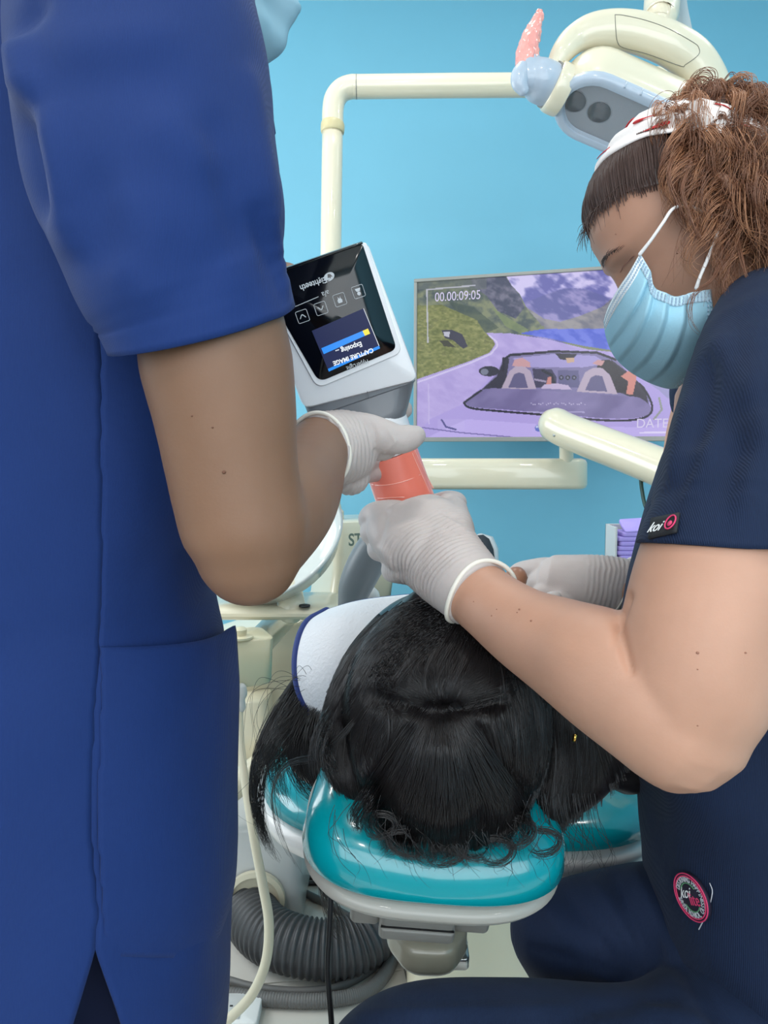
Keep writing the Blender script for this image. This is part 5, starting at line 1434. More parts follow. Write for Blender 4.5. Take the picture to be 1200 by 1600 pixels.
for p, q in (((kn_n[0] + .10, kn_n[1] + .03), -1), ((P(1000, 1760, 1.02)[0], P(1000, 1760, 1.02)[1]), 1)):
    obj('shoe', remesh([tube([(p[0] + .05, p[1], .04, .036), (p[0] - .04, p[1], .04, .038), (p[0] - .14, p[1] + .02, .032, .031)], 5, 20), tube([(p[0] + .01, p[1], .06, .038), (p[0] + .01, p[1], .11, .036)], 4, 16)], 0.006, 4), M['white'], nurse, fix=False)
# ---- stool she sits on
st0 = P(1205, 1560, .82); stz = 0.50
stool = thing('clinic_stool', 'teal round clinic stool under the seated person', 'stool', (st0[0], st0[1], 0))
obj('seat', lathe((st0[0], st0[1], stz - .075), [(.15, 0), (.185, .008), (.195, .025), (.195, .05), (.185, .068), (.15, .075), (0, .075)], n=48), M['teal'], stool, autos=60)
obj('gas_column', tube([(st0[0], st0[1], stz - .07, .03), (st0[0], st0[1], .28, .028), (st0[0], st0[1], .275, .02), (st0[0], st0[1], .10, .02)], 3, 20), M['steel'], stool)
for k in range(5):
    a = math.radians(72 * k + 20); e_ = np.array([math.cos(a), math.sin(a), 0])
    obj('leg', tube([tuple(np.array([st0[0], st0[1], .105])) + (.022,), tuple(np.array([st0[0], st0[1], .07]) + e_ * .25) + (.014,)], 4, 14), M['steel'], stool)
    obj('caster', lathe(np.array([st0[0], st0[1], .026]) + e_ * .25 - np.array([-e_[1], e_[0], 0]) * .011, [(.014, 0), (.026, .003), (.026, .019), (.014, .022)], (-e_[1], e_[0], 0), 20), M['black'], stool, autos=40)

# ---- left glove round the end of the cone
p3 = lambda x, y, d, r: K(x, y, d, r)
ng = [tube([p3(748, 930, .696, 58) + (1.0,), p3(728, 912, .71, 60) + (1.0,), p3(700, 884, .735, 64) + (.86,), p3(672, 852, .765, 70) + (.74,), p3(652, 828, .785, 72) + (.7,), p3(645, 812, .80, 62) + (.7,), p3(641, 806, .805, 36) + (.7,)], 6, 36, 'flat', ref=FWD),
      tube([p3(700, 870, .74, 40), p3(706, 835, .76, 36), p3(708, 808, .785, 27), p3(710, 795, .80, 20), p3(704, 790, .82, 17)], 6, 24),
      tube([p3(660, 860, .75, 48), p3(630, 850, .765, 44), p3(606, 832, .785, 34), p3(598, 815, .80, 26)], 6, 24)]
for pts in ([(640, 815, .792, 30), (612, 806, .80, 26), (586, 806, .815, 22), (578, 812, .85, 18), (590, 806, .89, 15)], [(622, 836, .785, 28), (600, 830, .795, 25), (582, 832, .82, 20), (584, 830, .86, 17), (600, 824, .895, 14)],
            [(622, 858, .775, 28), (604, 855, .79, 24), (592, 858, .815, 19), (596, 852, .86, 16), (612, 846, .89, 14)], [(640, 886, .76, 28), (624, 888, .775, 24), (614, 890, .80, 19), (620, 880, .84, 15), (632, 872, .87, 13)],
            [(700, 790, .81, 20), (712, 786, .83, 18), (700, 782, .87, 16), (680, 784, .89, 13)]):
    ng.append(tube([p3(*q) for q in pts], 6, 20))
gV, gF = remesh(ng, 0.0018, 12)
gV = glove_wrinkles(gV, gF, P(738, 922, .70), P(640, 815, .79), 0.0056, 0.0011, 0.03, 0.80, 3)
gV = folds(gV, gF, [(690, 800, 722, 815, 3, -0.0014), (696, 810, 726, 826, 3, 0.0012), (604, 800, 592, 850, 5, -0.002), (600, 860, 620, 905, 6, 0.002), (690, 822, 728, 838, 3, -0.0012)])
ngl = obj('glove', (gV, gF), M['glove'], nurse, fix=False, label='white latex glove closed round the cone')
ax = nrm(P(700, 884, .735) - P(760, 936, .685)); cw = P(747, 929, .696); rw = 60 * .70 / F_PX
e1 = nrm(np.cross(ax, FWD)); e2 = np.cross(ax, e1)
cuff_bead('cuff_bead', np.array([cw + rw * (1.0 * math.cos(a) * e1 + 0.95 * math.sin(a) * e2) - ax * 0.006 * math.sin(2 * a) + ax * .006 * math.cos(a) for a in np.linspace(0, 2 * np.pi, 36, endpoint=False)]), 0.0022, ngl)
# ---- right glove at the patient's face
fg = [tube([p3(1000, 926, .945, 44), p3(985, 922, .945, 46), p3(950, 918, .945, 50), p3(910, 916, .95, 50), p3(870, 910, .96, 44)], 6, 30, flat=0.8, ref=FWD),
      tube([p3(900, 930, .95, 30), p3(880, 946, .94, 22), p3(862, 938, .905, 14), p3(868, 934, .89, 11)], 5, 18)]
for pts in ([(880, 898, .965, 26), (852, 891, .975, 21), (832, 889, .985, 16), (812, 890, 1.0, 12), (800, 897, 1.01, 10)], [(880, 912, .95, 25), (850, 908, .965, 20), (838, 914, .98, 17), (830, 926, .985, 14)], [(880, 926, .945, 24), (850, 930, .95, 19), (836, 940, .955, 15), (834, 948, .96, 13)],
            [(884, 940, .94, 22), (862, 950, .945, 16), (852, 958, .95, 13)]):
    fg.append(tube([p3(*q) for q in pts], 6, 18))
gV, gF = remesh(fg, 0.0018, 9)
gV = glove_wrinkles(gV, gF, P(1000, 926, .945), P(850, 905, .96), 0.006, 0.0008, 0.02, 0.65, 8)
fgl = obj('glove', (gV, gF), M['glove'], nurse, fix=False, label="white latex glove at the patient's face")
ax = nrm(P(950, 918, .945) - P(990, 923, .945)); cw = P(966, 919, .944); e1 = nrm(np.cross(ax, FWD)); e2 = np.cross(ax, e1)
cuff_bead('cuff_bead', np.array([cw + 49 * .945 / F_PX * (math.cos(a) * e1 + 0.85 * math.sin(a) * e2) + ax * .012 * math.cos(a) for a in np.linspace(0, 2 * np.pi, 30, endpoint=False)]), 0.0012, fgl)

# ---- headband
M['band'] = mat('white_headband_cloth', (244, 236, 232), 0.8, bump=0.2, bscale=600)
M['band_red'] = mat('red_print', (200, 40, 44), 0.8)
BR = []
al = np.linspace(math.radians(-118), math.radians(118), 80); wvv = np.linspace(-1, 1, 26)
def band_pt(a, w_, off=0.008):
    topd = np.array([0.16, 0, 1.0]) + 0.0
    x = 0.30 * w_ * (1.0 - 0.30 * abs(math.sin(a)) ** 2) - 1.35 * (1 - math.cos(a))
    d = np.array([0.16 * math.cos(a) + x, -math.sin(a), math.cos(a)])
    return hsurf(d, off + 0.0018 * math.cos(w_ * 9 + 3 * a) + .002 * (1 - w_ * w_))[0]
BR = np.array([[band_pt(a, w_) for w_ in wvv] for a in al])
band = obj('headband', grid_mesh(hp(BR.reshape(-1, 3)).reshape(BR.shape)), M['band'], nurse, solid=0.002, label='white headband with small red prints')
for a0, w0, rx, ry in ((-30, .05, .028, .13), (-14, .62, .028, .10), (-52, -.55, .03, .10), (-40, .62, .032, .10), (12, .1, .03, .12), (40, -.3, .03, .12), (-66, .3, .03, .12), (-5, -.6, .03, .1)):
    q = [[band_pt(math.radians(a0) + r * rx * math.cos(t) * 1.8, w0 + r * ry * math.sin(t) * 1.2 + .1 * math.cos(t), .0105) for t in np.linspace(0, 2 * np.pi, 16, endpoint=False)] for r in (0.02, 1)]
    obj('print', rings_to_mesh(hp(np.array(q).reshape(-1, 3)).reshape(2, 16, 3), True, False, False), M['band_red'], band, solid=0.0006)

# ---- surgical mask, a pleated sheet from the near ear loops over nose and chin to the far side
top_b = cr(np.array([[1000, 396, .672], [984, 425, .672], [966, 452, .685], [951, 480, .71], [944, 502, .735]], float), 8)
bot_b = cr(np.array([[1111, 452, .672], [1114, 500, .672], [1104, 545, .685], [1085, 582, .705], [1058, 606, .735]], float), 8)
side_b = cr(np.array([[1000, 396, .672], [1016, 424, .664], [1022, 449, .660], [1040, 458, .657], [1057, 464, .657], [1082, 457, .660], [1111, 452, .672]], float), 8)
frn_b = cr(np.array([[944, 502, .735], [948, 528, .735], [960, 556, .735], [982, 578, .735], [1012, 596, .735], [1040, 606, .735], [1058, 606, .735]], float), 8)
def rs(c, n):
    L = np.r_[0, np.cumsum(np.linalg.norm(np.diff(c * [1, 1, 800], axis=0), axis=1))]
    return np.stack([np.interp(np.linspace(0, L[-1], n), L, c[:, k]) for k in range(3)], 1)
nu_, nv_ = 60, 90
top_b, bot_b, side_b, frn_b = rs(top_b, nu_), rs(bot_b, nu_), rs(side_b, nv_), rs(frn_b, nv_)
MG = np.zeros((nv_, nu_, 3))
for i in range(nv_):
    v = i / (nv_ - 1)
    for j in range(nu_):
        u = j / (nu_ - 1)
        q = (1 - u) * side_b[i] + u * frn_b[i] + (1 - v) * top_b[j] + v * bot_b[j] - ((1 - u) * (1 - v) * top_b[0] + u * (1 - v) * top_b[-1] + (1 - u) * v * bot_b[0] + u * v * bot_b[-1])
        bulge = -0.019 * math.sin(math.pi * min(1, v * .96 + .02)) ** .8 * (1 - u) ** .5 * u ** .7 * 1.6
        pl = 0.0
        for v0, am in ((.20, .008), (.36, .009), (.52, .009), (.70, .008)):
            vv0 = v0 + .03 * math.sin(u * 2.5); s = (v - vv0) / .13
            if -1 < s < 1: pl += am * (max(0, 1 - abs(s)) if s < 0 else max(0, 1 - s * 3.2)) * (1 - .4 * u)
        MG[i, j] = P(q[0], q[1], q[2] + bulge - pl)
far = MG[:, ::-1][:, 1:].copy()
# mirrored far half of the mask across the middle of the face
mid_o, mid_n = HC, HYL
dd = (far - mid_o) @ mid_n
off0 = ((MG[:, -1] - mid_o) @ mid_n)[:, None]
far = far - 2 * (dd - off0)[..., None] * mid_n
MG2 = np.concatenate([MG, far], 1)
mk = obj('face_mask', grid_mesh(MG2), M['mask_blue'], nurse, solid=0.0012, label='pale blue pleated surgical mask')
M['mask_white'] = mat('white_mask_border', (232, 238, 242), 0.8, bump=0.4, bscale=600)
def mask_pt(v, u, off=0.0015):
    i, j = v * (nv_ - 1), u * (nu_ - 1); a, b = int(min(i, nv_ - 2)), int(min(j, nu_ - 2)); s, t = i - a, j - b
    p = MG[a, b] * (1 - s) * (1 - t) + MG[a + 1, b] * s * (1 - t) + MG[a, b + 1] * (1 - s) * t + MG[a + 1, b + 1] * s * t
    return p + nrm(CAM - p) * off
obj('nose_band', grid_mesh(np.array([[mask_pt(v, u) for u in np.linspace(0, .99, 40)] for v in np.linspace(0.0, .085, 6)])), M['mask_white'], mk, solid=0.0008, label='white border with the nose wire')
obj('side_band', grid_mesh(np.array([[mask_pt(v, u, .0012) for u in np.linspace(0, .10, 6)] for v in np.linspace(.0, 1, 60)])), mat('pale_mask_border', (186, 214, 228), 0.8, bump=0.4, bscale=600), mk, solid=0.0007)
M['weld'] = mat('grey_weld_dot', (150, 172, 190), 0.8)
dv_, df_ = [], []
dots = []
for k in range(30):
    for v in (.022, .062): dots.append((v, .05 + .93 * k / 29))
for k in range(26):
    for u in (.022, .05, .08): dots.append((.03 + .94 * k / 25, u))
for k in range(24):
    for v in (.955, .985): dots.append((v, .1 + .86 * k / 23))
obj('weld_dots', join(*[box(mask_pt(v, u, .0024), (.0006, .0006, .0010), np.array([RIGHT, FWD, UPV])) for v, u in dots]), M['weld'], mk, smooth=False, kind='stuff')
lm = mat('white_ear_loop', (236, 232, 230), 0.7)
obj('ear_loop', tube([K(1000, 397, .668, 3), K(1018, 374, .660, 2.6), K(1036, 348, .655, 2.6), K(1052, 326, .655, 2.6), K(1075, 322, .66, 2.6), K(1108, 336, .662, 2.6), K(1122, 352, .662, 2.6), K(1118, 374, .658, 2.6), K(1106, 404, .657, 2.8), K(1094, 432, .660, 2.6), K(1088, 450, .664, 3)], 8, 10), lm, mk)

# ---- brow, lashes, hair
M['auburn'] = mat('auburn_hair', (122, 80, 58), 0.42, spec=0.5)
M['auburn_light'] = mat('light_auburn_hair', (166, 116, 84), 0.4, spec=0.5)
M['darkbrown'] = mat('dark_brown_hair', (72, 50, 43), 0.42, spec=0.5)
rg = np.random.default_rng(5)
def face_x(y, z):
    D = (hV - HC) @ HM.T
    k = np.argsort((D[:, 1] - y) ** 2 + (D[:, 2] - z) ** 2 + 10 * np.minimum(D[:, 0], 0) ** 2)[:6]
    return D[k, 0].max()
br = []
for k in range(150):
    t = rg.uniform(); y = .014 + .034 * t; z = .0315 + .004 * math.sin(t * 2.6) - .004 * t * t + rg.normal(0, .0011)
    x = face_x(y, z) + .0006; p0 = np.array([x, y, z]); p1 = p0 + np.array([-.001 - .003 * t, .0055, .0008 - .001 * t]); pm = (p0 + p1) / 2 + np.array([.0008, 0, .0004])
    br.append([hp(p0), hp(pm), hp(p1)])
hair_curves('eyebrow', np.array(br), M['darkbrown'], nurse, .00018)
ls = []
for k in range(60):
    t = k / 59; y = .020 + .024 * t; z = .0020 - .002 * math.sin(t * 3.14)
    x = face_x(y, z) + .0005; p0 = np.array([x, y, z]); ls.append([hp(p0), hp(p0 + [.003, .0008, -.0018]), hp(p0 + [.0065, .002 * t, -.0022])])
hair_curves('eyelashes', np.array(ls), M['hair_black'], nurse, .00022)
obj('lid_line', tube([tuple(hp([face_x(.019 + .026 * t, .0172 - .004 * (t - .5) ** 2) + .0001, .019 + .026 * t, .0172 - .004 * (t - .5) ** 2])) + (.0005,) for t in np.linspace(0, 1, 8)], 3, 6), mat('lid_shadow_brown', (150, 104, 90), 0.6), nurse)
# dark cap under the hair
capm = []
for th in np.linspace(0.02, 1.0, 40):
    row = []
    for ph in np.linspace(0, 2 * np.pi, 80, endpoint=False):
        lim = np.interp(abs((ph + np.pi) % (2 * np.pi) - np.pi), [0, .5, 1.0, 1.5, 2.2, 3.2], [.80, .83, .96, 1.15, 1.9, 2.15])
        a = th * lim
        d = np.array([math.sin(a) * math.cos(ph), math.sin(a) * math.sin(ph), math.cos(a)])
        row.append(hsurf(d, .003)[0])
    capm.append(row)
capm = np.array(capm)
obj('hair', rings_to_mesh(hp(capm.reshape(-1, 3)).reshape(capm.shape), True, True, False), M['darkbrown'], nurse)
# smooth dark front hair combed back from the forehead under the band
fr_ = []
for k in range(1500):
    ph = rg.uniform(-1.35, 1.35); lim = np.interp(abs(ph), [0, .5, 1.0, 1.5], [.82, .85, .95, 1.10]) + rg.normal(0, .045)
    pts = []
    for t in np.linspace(0, 1, 8):
        a = lim * (1 - t) + .36 * t
        pp = ph * (1 + .45 * t)
        d = np.array([math.sin(a) * math.cos(pp), math.sin(a) * math.sin(pp), math.cos(a)])
        pts.append(hp(hsurf(d, .002 + .0065 * math.sin(t * 3.0) + rg.uniform(0, .0015) * t)[0]))
    fr_.append(pts)
for k in range(70):                                       # wisps in front of the forehead
    ph = rg.uniform(-.6, 1.0); d = np.array([math.sin(.86) * math.cos(ph), math.sin(.86) * math.sin(ph), math.cos(.86)])
    p0 = hsurf(d, .004)[0]; o = rg.normal(0, .006, 3) + np.array([.012, 0, -.004])
    fr_.append([hp(p0 + o * t + np.array([0, 0, -.010 * t * t])) for t in np.linspace(0, 1, 8)])
hair_curves('front_hair', np.array(fr_), M['darkbrown'], nurse, .00030, label='smooth dark brown hair at the forehead')
# curly mass behind the band
curl = []; curl2 = []
grav = np.array([0, 0, -1.0])
made = 0
while made < 640:
    d = nrm(rg.normal(0, 1, 3))
    if d[0] > (-.40 if abs(d[1]) < .4 else -.26 + .30 * min(abs(d[1]), .6)) or d[2] < -.72: continue
    made += 1
    p0 = hp(hsurf(d, .002)[0]); nd = nrm(d @ HM)
    L = rg.uniform(.07, .15); out = rg.uniform(.004, .017) if nd[2] > .2 else rg.uniform(.008, .034)
    c1 = rg.normal(0, .009, 3)
    back = -HXF * .62 + RIGHT * .30
    fl = grav * .75 + back * .55
    pts = [p0, p0 + nd * out * .8, p0 + nd * out + fl * L * .3 + c1, p0 + nd * out * .95 + fl * L * .65 + c1 * 1.5, p0 + nd * out * .75 + (grav * .95 + back * .35) * L + c1 * 2]
    sp_ = rg.uniform(.0016, .0045); S_k = [tuple(p) + (sp_,) for p in pts]
    (curl if rg.uniform() < .64 else curl2).append((S_k, 16, .0016, rg.uniform(.004, .012), rg.uniform(1.1, 2.8)))
    if made % 2: curl.append((S_k[:4], 2, .008, rg.uniform(.004, .014), rg.uniform(1.0, 3.0)))
# locks spilling forward over the rear edge of the band and past the ear
for x, y, d in ((1070, 195, 0.669), (1085, 230, 0.664), (1065, 215, 0.669), (1095, 260, 0.664), (1075, 250, 0.666), (1100, 300, 0.664), (1115, 330, 0.664), (1130, 280, 0.664), (1150, 320, 0.662), (1060, 235, 0.669), (1110, 240, 0.662), (1140, 370, 0.664), (1165, 380, 0.662), (1180, 330, 0.660), (1050, 225, 0.672)):
    for q in range(2):
        o = rg.normal(0, 8, 2); p = [P(x + o[0] + 25, y + o[1] - 34, d + .02), P(x + o[0], y + o[1], d - .006), P(x + o[0] - 14 + rg.normal(0, 7), y + o[1] + 40, d - .012), P(x + o[0] - 4 + rg.normal(0, 10), y + o[1] + 84, d - .008), P(x + o[0] + 12 + rg.normal(0, 14), y + o[1] + 122, d)]
        (curl, curl2)[q].append(([tuple(k_) + (.0028,) for k_ in p], 14, .002, rg.uniform(.004, .010), rg.uniform(1.1, 2.4)))
hair_curves('curls', wisps(curl, 6, 21), M['auburn'], nurse, .00028, label='curly auburn hair')
hair_curves('curls', wisps(curl2, 6, 22), M['auburn_light'], nurse, .00028, label='lighter auburn strands')
# single curls hanging in front of the ear and neck
sc2 = []
for pts in ([(1118, 300, .665), (1128, 380, .655), (1116, 430, .650), (1094, 452, .648), (1080, 470, .646), (1078, 500, .646), (1096, 525, .648)], [(1060, 230, .66), (1046, 262, .65), (1052, 300, .648), (1064, 330, .65), (1080, 352, .65)], [(1120, 320, .66), (1140, 400, .65), (1132, 450, .648), (1140, 478, .65)],
            [(1080, 250, .65), (1066, 300, .645), (1080, 345, .645), (1100, 380, .648), (1112, 420, .65)], [(1150, 340, .65), (1160, 420, .64), (1180, 460, .64), (1196, 470, .64)]):
    sc2.append(([tuple(P(*q)) + (.0014,) for q in pts], 9, .0012, .0012, 2.0))
hair_curves('loose_curls', wisps(sc2, 8, 31), M['auburn'], nurse, .00030)

# ------------------------------------------------------------------ the patient lying on the chair, crown of the head towards us
pat = thing('person', 'lying patient with long black hair, crown towards us, on the dental chair', 'person', (0.2, 1.3, 0.68))
PF = nrm(np.array([0.46, -0.02, 0.88])); PZ = np.array([-.05, -.97, .02]); PZ = nrm(PZ - PF * (PZ @ PF)); PY = np.cross(PZ, PF)
PC = P(743, 1035, .86); PM = np.array([PF, PY, PZ])
def pp(X): return PC + np.asarray(X, float) @ PM
phV, phF = head_mesh(90, 110); phV = pp(phV * 0.98)
def lie(Y, z, off=0.0): return (0.12 + 0.11 * (Y - 1.0) + off, Y, z)
pb = [(phV, phF), tube([tuple(pp([.080, 0, -.005])) + (.010,), tuple(pp([.107, 0, -.033])) + (.0145,)], 5, 18), tube([tuple(pp([-.02, 0, -.06])) + (.05,), lie(1.06, .735) + (.055,), lie(1.14, .735) + (.07,)], 5, 24),
      tube([lie(1.14, .735) + (.095,), lie(1.30, .735) + (.10,), lie(1.50, .725) + (.095,), lie(1.72, .69) + (.10,)], 5, 28),
      tube([lie(1.15, .735, -.15) + (.05,), lie(1.14, .745) + (.07,), lie(1.15, .735, .15) + (.05,)], 5, 24)]
for s in (-1, 1):
    pb.append(tube([lie(1.16, .735, .155 * s) + (.045,), lie(1.42, .72, .185 * s) + (.038,), lie(1.60, .74, .13 * s) + (.03,), lie(1.68, .76, .07 * s) + (.026,)], 5, 18))
    pb.append(tube([lie(1.70, .69, .075 * s) + (.075,), lie(2.02, .70, .085 * s) + (.058,), lie(2.34, .69, .08 * s) + (.04,)], 5, 20))
obj('body', remesh(pb, .004, 8), M['skin_patient'], pat, fix=False)
M['black_cloth'] = mat('black_cloth', (22, 22, 26), 0.85)
M['jeans'] = mat('charcoal_cloth', (52, 54, 60), 0.85)
obj('shirt', remesh([tube([lie(1.10, .735) + (.07,), lie(1.16, .735) + (.108,), lie(1.30, .735) + (.112,), lie(1.50, .725) + (.106,), lie(1.70, .69) + (.108,)], 5, 32),
    tube([lie(1.16, .735, -.155) + (.056,), lie(1.15, .745) + (.075,), lie(1.16, .735, .155) + (.056,)], 5, 28)] + [tube([lie(1.16, .735, .155 * s) + (.054,), lie(1.40, .72, .183 * s) + (.046,)], 4, 20) for s in (-1, 1)], .006, 5), M['black_cloth'], pat, fix=False)
obj('trousers', remesh([tube([lie(1.66, .69) + (.108,), lie(1.80, .69) + (.10,)], 4, 28)] + [tube([lie(1.72, .69, .075 * s) + (.085,), lie(2.02, .70, .085 * s) + (.068,), lie(2.30, .69, .08 * s) + (.055,)], 5, 24) for s in (-1, 1)], .007, 5), M['jeans'], pat, fix=False)
# trainers standing up at the foot end
M['shoe_grey'] = mat('charcoal_knit', (58, 62, 68), 0.85, bump=0.5, bscale=900)
M['sole'] = mat('white_rubber_sole', (226, 226, 226), 0.5)
for s, tilt in ((-1, .10), (1, .34)):
    base = P(752, 905, 2.36) if s < 0 else P(840, 965, 2.34)
    up = nrm(np.array([tilt - .22 * (s < 0), .12, 1.0])); fw = nrm(np.array([.50 * (1 if s > 0 else 1), 1.0, -.1])); fw = nrm(fw - up * (fw @ up)); sd = np.cross(up, fw)
    # sole lies across fw, foot runs along up
    def fo(a, b, c_): return base + up * a + sd * b + fw * c_
    rr = []
    for a, hw, th in ((-.15, .02, .02), (-.14, .032, .04), (-.10, .037, .055), (-.03, .040, .052), (.04, .046, .042), (.09, .046, .034), (.125, .036, .026), (.14, .018, .014)):
        ang_ = np.linspace(0, 2 * np.pi, 28, endpoint=False)
        rr.append([fo(a, hw * math.cos(t), .02 + th * math.sin(t) * (1.0 if math.sin(t) < 0 else .3)) for t in ang_])
    sh = obj('shoe', rings_to_mesh(np.array(rr)), M['shoe_grey'], pat, label='dark grey trainer with a white sole')
    so = []
    for c_, k in ((.030, .98), (.034, 1.06), (.052, 1.08), (.058, 1.0)):
        so.append([fo(a, hw * k, c_) for a, hw in [(-.15, 0), (-.14, .030), (-.10, .040), (-.03, .040), (.04, .047), (.09, .048), (.13, .036), (.145, 0), (.13, -.036), (.09, -.048), (.04, -.044), (-.03, -.036), (-.10, -.038), (-.14, -.030)]])
    obj('sole', rings_to_mesh(np.array(so)), M['sole'], sh, autos=60)
    for k in range(4):
        obj('lace', tube([tuple(fo(.0 + .025 * k, -.026, -.026 + .004 * k)) + (.0035,), tuple(fo(.01 + .025 * k, 0, -.036 + .005 * k)) + (.0035,), tuple(fo(.0 + .025 * k, .026, -.026 + .004 * k)) + (.0035,)], 5, 8), M['darkgrey'], sh)
# ---- white leather collar apron with navy trim
M['leather'] = mat('white_leather', (232, 233, 236), 0.6, bump=1.0, bscale=240, spec=0.3)
M['trim'] = mat('navy_binding', (34, 54, 120), 0.75)
cL = cr(np.array([[508, 957, .985], [478, 976, .955], [464, 1015, .93], [464, 1062, .91], [479, 1102, .895], [509, 1138, .875]], float), 8)
cT = cr(np.array([[508, 957, .985], [556, 943, 1.00], [610, 935, 1.01], [672, 931, 1.01], [730, 940, 1.0]], float), 8)
cB = cr(np.array([[509, 1138, .875], [550, 1150, .875], [610, 1150, .885], [680, 1130, .90]], float), 8)
cR = cr(np.array([[730, 940, 1.0], [740, 1000, .97], [720, 1070, .93], [680, 1130, .90]], float), 8)
nA = 50; cL, cT, cB, cR = rs(cL, nA), rs(cT, nA), rs(cB, nA), rs(cR, nA)
AG = np.zeros((nA, nA, 3))
for i in range(nA):
    v = i / (nA - 1)
    for j in range(nA):
        u = j / (nA - 1)
        q = (1 - u) * cL[i] + u * cR[i] + (1 - v) * cT[j] + v * cB[j] - ((1 - u) * (1 - v) * cT[0] + u * (1 - v) * cT[-1] + (1 - u) * v * cB[0] + u * v * cB[-1])
        b_ = -.045 * (math.sin(math.pi * min(1, u * .9 + .05)) ** .7) * (math.sin(math.pi * (v * .9 + .08)) ** .8) + .03 * (1 - u) ** 6
        AG[i, j] = P(q[0], q[1], q[2] + b_)
apr = obj('lead_apron', grid_mesh(AG), M['leather'], pat, solid=.007, label='white leather lead apron collar with navy trim')
obj('trim', tube([tuple(AG[i, 0] + RIGHT * .002) + (.0075,) for i in range(0, nA, 3)] + [tuple(AG[-1, 0]) + (.0075,)], 3, 14, flat=1.0), M['trim'], apr, label='navy binding')
obj('trim', tube([tuple(AG[0, j] + np.array([0, .006, -.002])) + (.0045,) for j in range(0, nA, 4)], 3, 12), M['trim'], apr)
# apron over the chest
ch_ = []
for Y in np.linspace(1.02, 1.72, 24):
    row = []
    for a in np.linspace(-1.45, 1.45, 30):
        r = np.interp(Y, [1.02, 1.1, 1.3, 1.5, 1.72], [.10, .115, .122, .116, .118]); wd = np.interp(Y, [1.02, 1.15, 1.3, 1.72], [.10, .16, .19, .19])
        x0, y0, z0 = lie(Y, .735 if Y < 1.5 else .735 - (Y - 1.5) * .2)
        row.append([x0 + wd * math.sin(a), y0, z0 - .004 + r * math.cos(a) ** .7 if math.cos(a) > 0 else z0])
    ch_.append(row)
obj('apron_front', grid_mesh(np.array(ch_)), M['leather'], apr, solid=.006)

# ---- hair: the mass first, then strands laid over it
def kd(x, y, d, r, f=1.0): return K(x, y, d, r) + (f,)
cap_e = ellipsoid(pp([-.012, 0, .012]), (.100, .084, .122), 40, 28, PM)
mass = [cap_e,
    tube([kd(712, 968, .85, 46), kd(650, 985, .81, 56), kd(592, 1030, .785, 50), kd(556, 1085, .77, 44), kd(535, 1140, .76, 36), kd(545, 1200, .745, 36), kd(575, 1245, .735, 30)], 6, 24, ref=FWD, flat=.75),
    tube([kd(690, 990, .80, 80), kd(640, 1060, .75, 92), kd(640, 1140, .73, 96), kd(640, 1210, .725, 84), kd(640, 1265, .72, 50)], 6, 28, ref=FWD, flat=.6),
    tube([kd(735, 1000, .78, 100), kd(740, 1090, .735, 118), kd(745, 1180, .725, 112), kd(740, 1260, .72, 76), kd(735, 1295, .72, 40)], 6, 28, ref=FWD, flat=.55),
    tube([kd(770, 960, .86, 60), kd(850, 1030, .83, 96), kd(890, 1120, .80, 104), kd(880, 1190, .78, 84), kd(850, 1255, .755, 46)], 6, 28, ref=FWD, flat=.6),
    tube([kd(880, 1060, .86, 80), kd(950, 1140, .86, 80), kd(980, 1190, .86, 50)], 5, 24, ref=FWD, flat=.6),
    tube([kd(690, 1106, .70, 40), kd(690, 1150, .70, 72), kd(690, 1225, .70, 84), kd(698, 1262, .705, 62)], 6, 28, ref=FWD, flat=.4),
    tube([kd(640, 1060, .73, 40), kd(690, 1100, .70, 44), kd(750, 1098, .71, 34)], 5, 24, ref=FWD, flat=.6)]
mV_, mF_ = remesh(mass, .0035, 10)
mV_ = folds(mV_, mF_, [(585, 1090, 690, 1112, 13, -.013), (690, 1112, 785, 1096, 12, -.011), (640, 1060, 720, 1060, 34, .006), (690, 1150, 600, 1290, 26, .004), (690, 1150, 700, 1300, 34, .007), (690, 1150, 800, 1290, 26, .004), (640, 1140, 556, 1270, 10, -.006), (740, 1130, 840, 1270, 12, -.006), (560, 1060, 520, 1160, 14, .004)])
obj('hair', (mV_, mF_), M['hair_black'], pat, fix=False, label='long black hair half tied back')
back_mass = [tube([kd(520, 1010, 1.02, 18), kd(480, 1080, .975, 30), kd(474, 1140, .94, 36), kd(488, 1190, .91, 32), kd(505, 1215, .89, 18)], 6, 24, ref=FWD, flat=.5)]
bmV, bmF = remesh(back_mass, .0035, 6)
obj('hair_side', (bmV, bmF), M['hair_black'], pat, fix=False)
rg = np.random.default_rng(17)
def hb(pts, n, noise=.0015, curl=.0, turns=0.0):
    return ([tuple(K(*q)) for q in pts], n, noise, curl, turns)
B_ = []
# front sweep from the crown down over the collar edge
for dx, dy, dd in ((0, 0, 0), (22, 8, -.012), (46, 20, -.022), (-10, -8, .006)):
    B_.append(hb([(715 + dx * .3, 945 + dy, .83 + dd, 8), (650 + dx, 962 + dy, .795 + dd, 16), (590 + dx, 1010 + dy, .755 + dd, 18), (552 + dx, 1065 + dy, .735 + dd, 16), (526 + dx * .8, 1120 + dy, .725 + dd, 14), (515 + dx * .7, 1180 + dy, .715 + dd, 12), (540 + dx, 1250, .705 + dd, 10)], 130))
# crown hair combed into the tie
for x0, y0, x1, y1 in ((700, 948, 640, 1030), (730, 955, 690, 1030), (760, 965, 735, 1030), (790, 985, 775, 1040), (820, 1020, 800, 1065), (670, 960, 600, 1040), (640, 985, 580, 1070), (620, 1020, 570, 1100)):
    B_.append(hb([(x0, y0, .80, 14), ((x0 + x1) / 2, (y0 + y1) / 2, .735, 24), (x1, y1, .695, 26), ((x1 + 690) / 2, (y1 + 1105) / 2, .675, 20), (690, 1106, .668, 12)], 110, .0012))
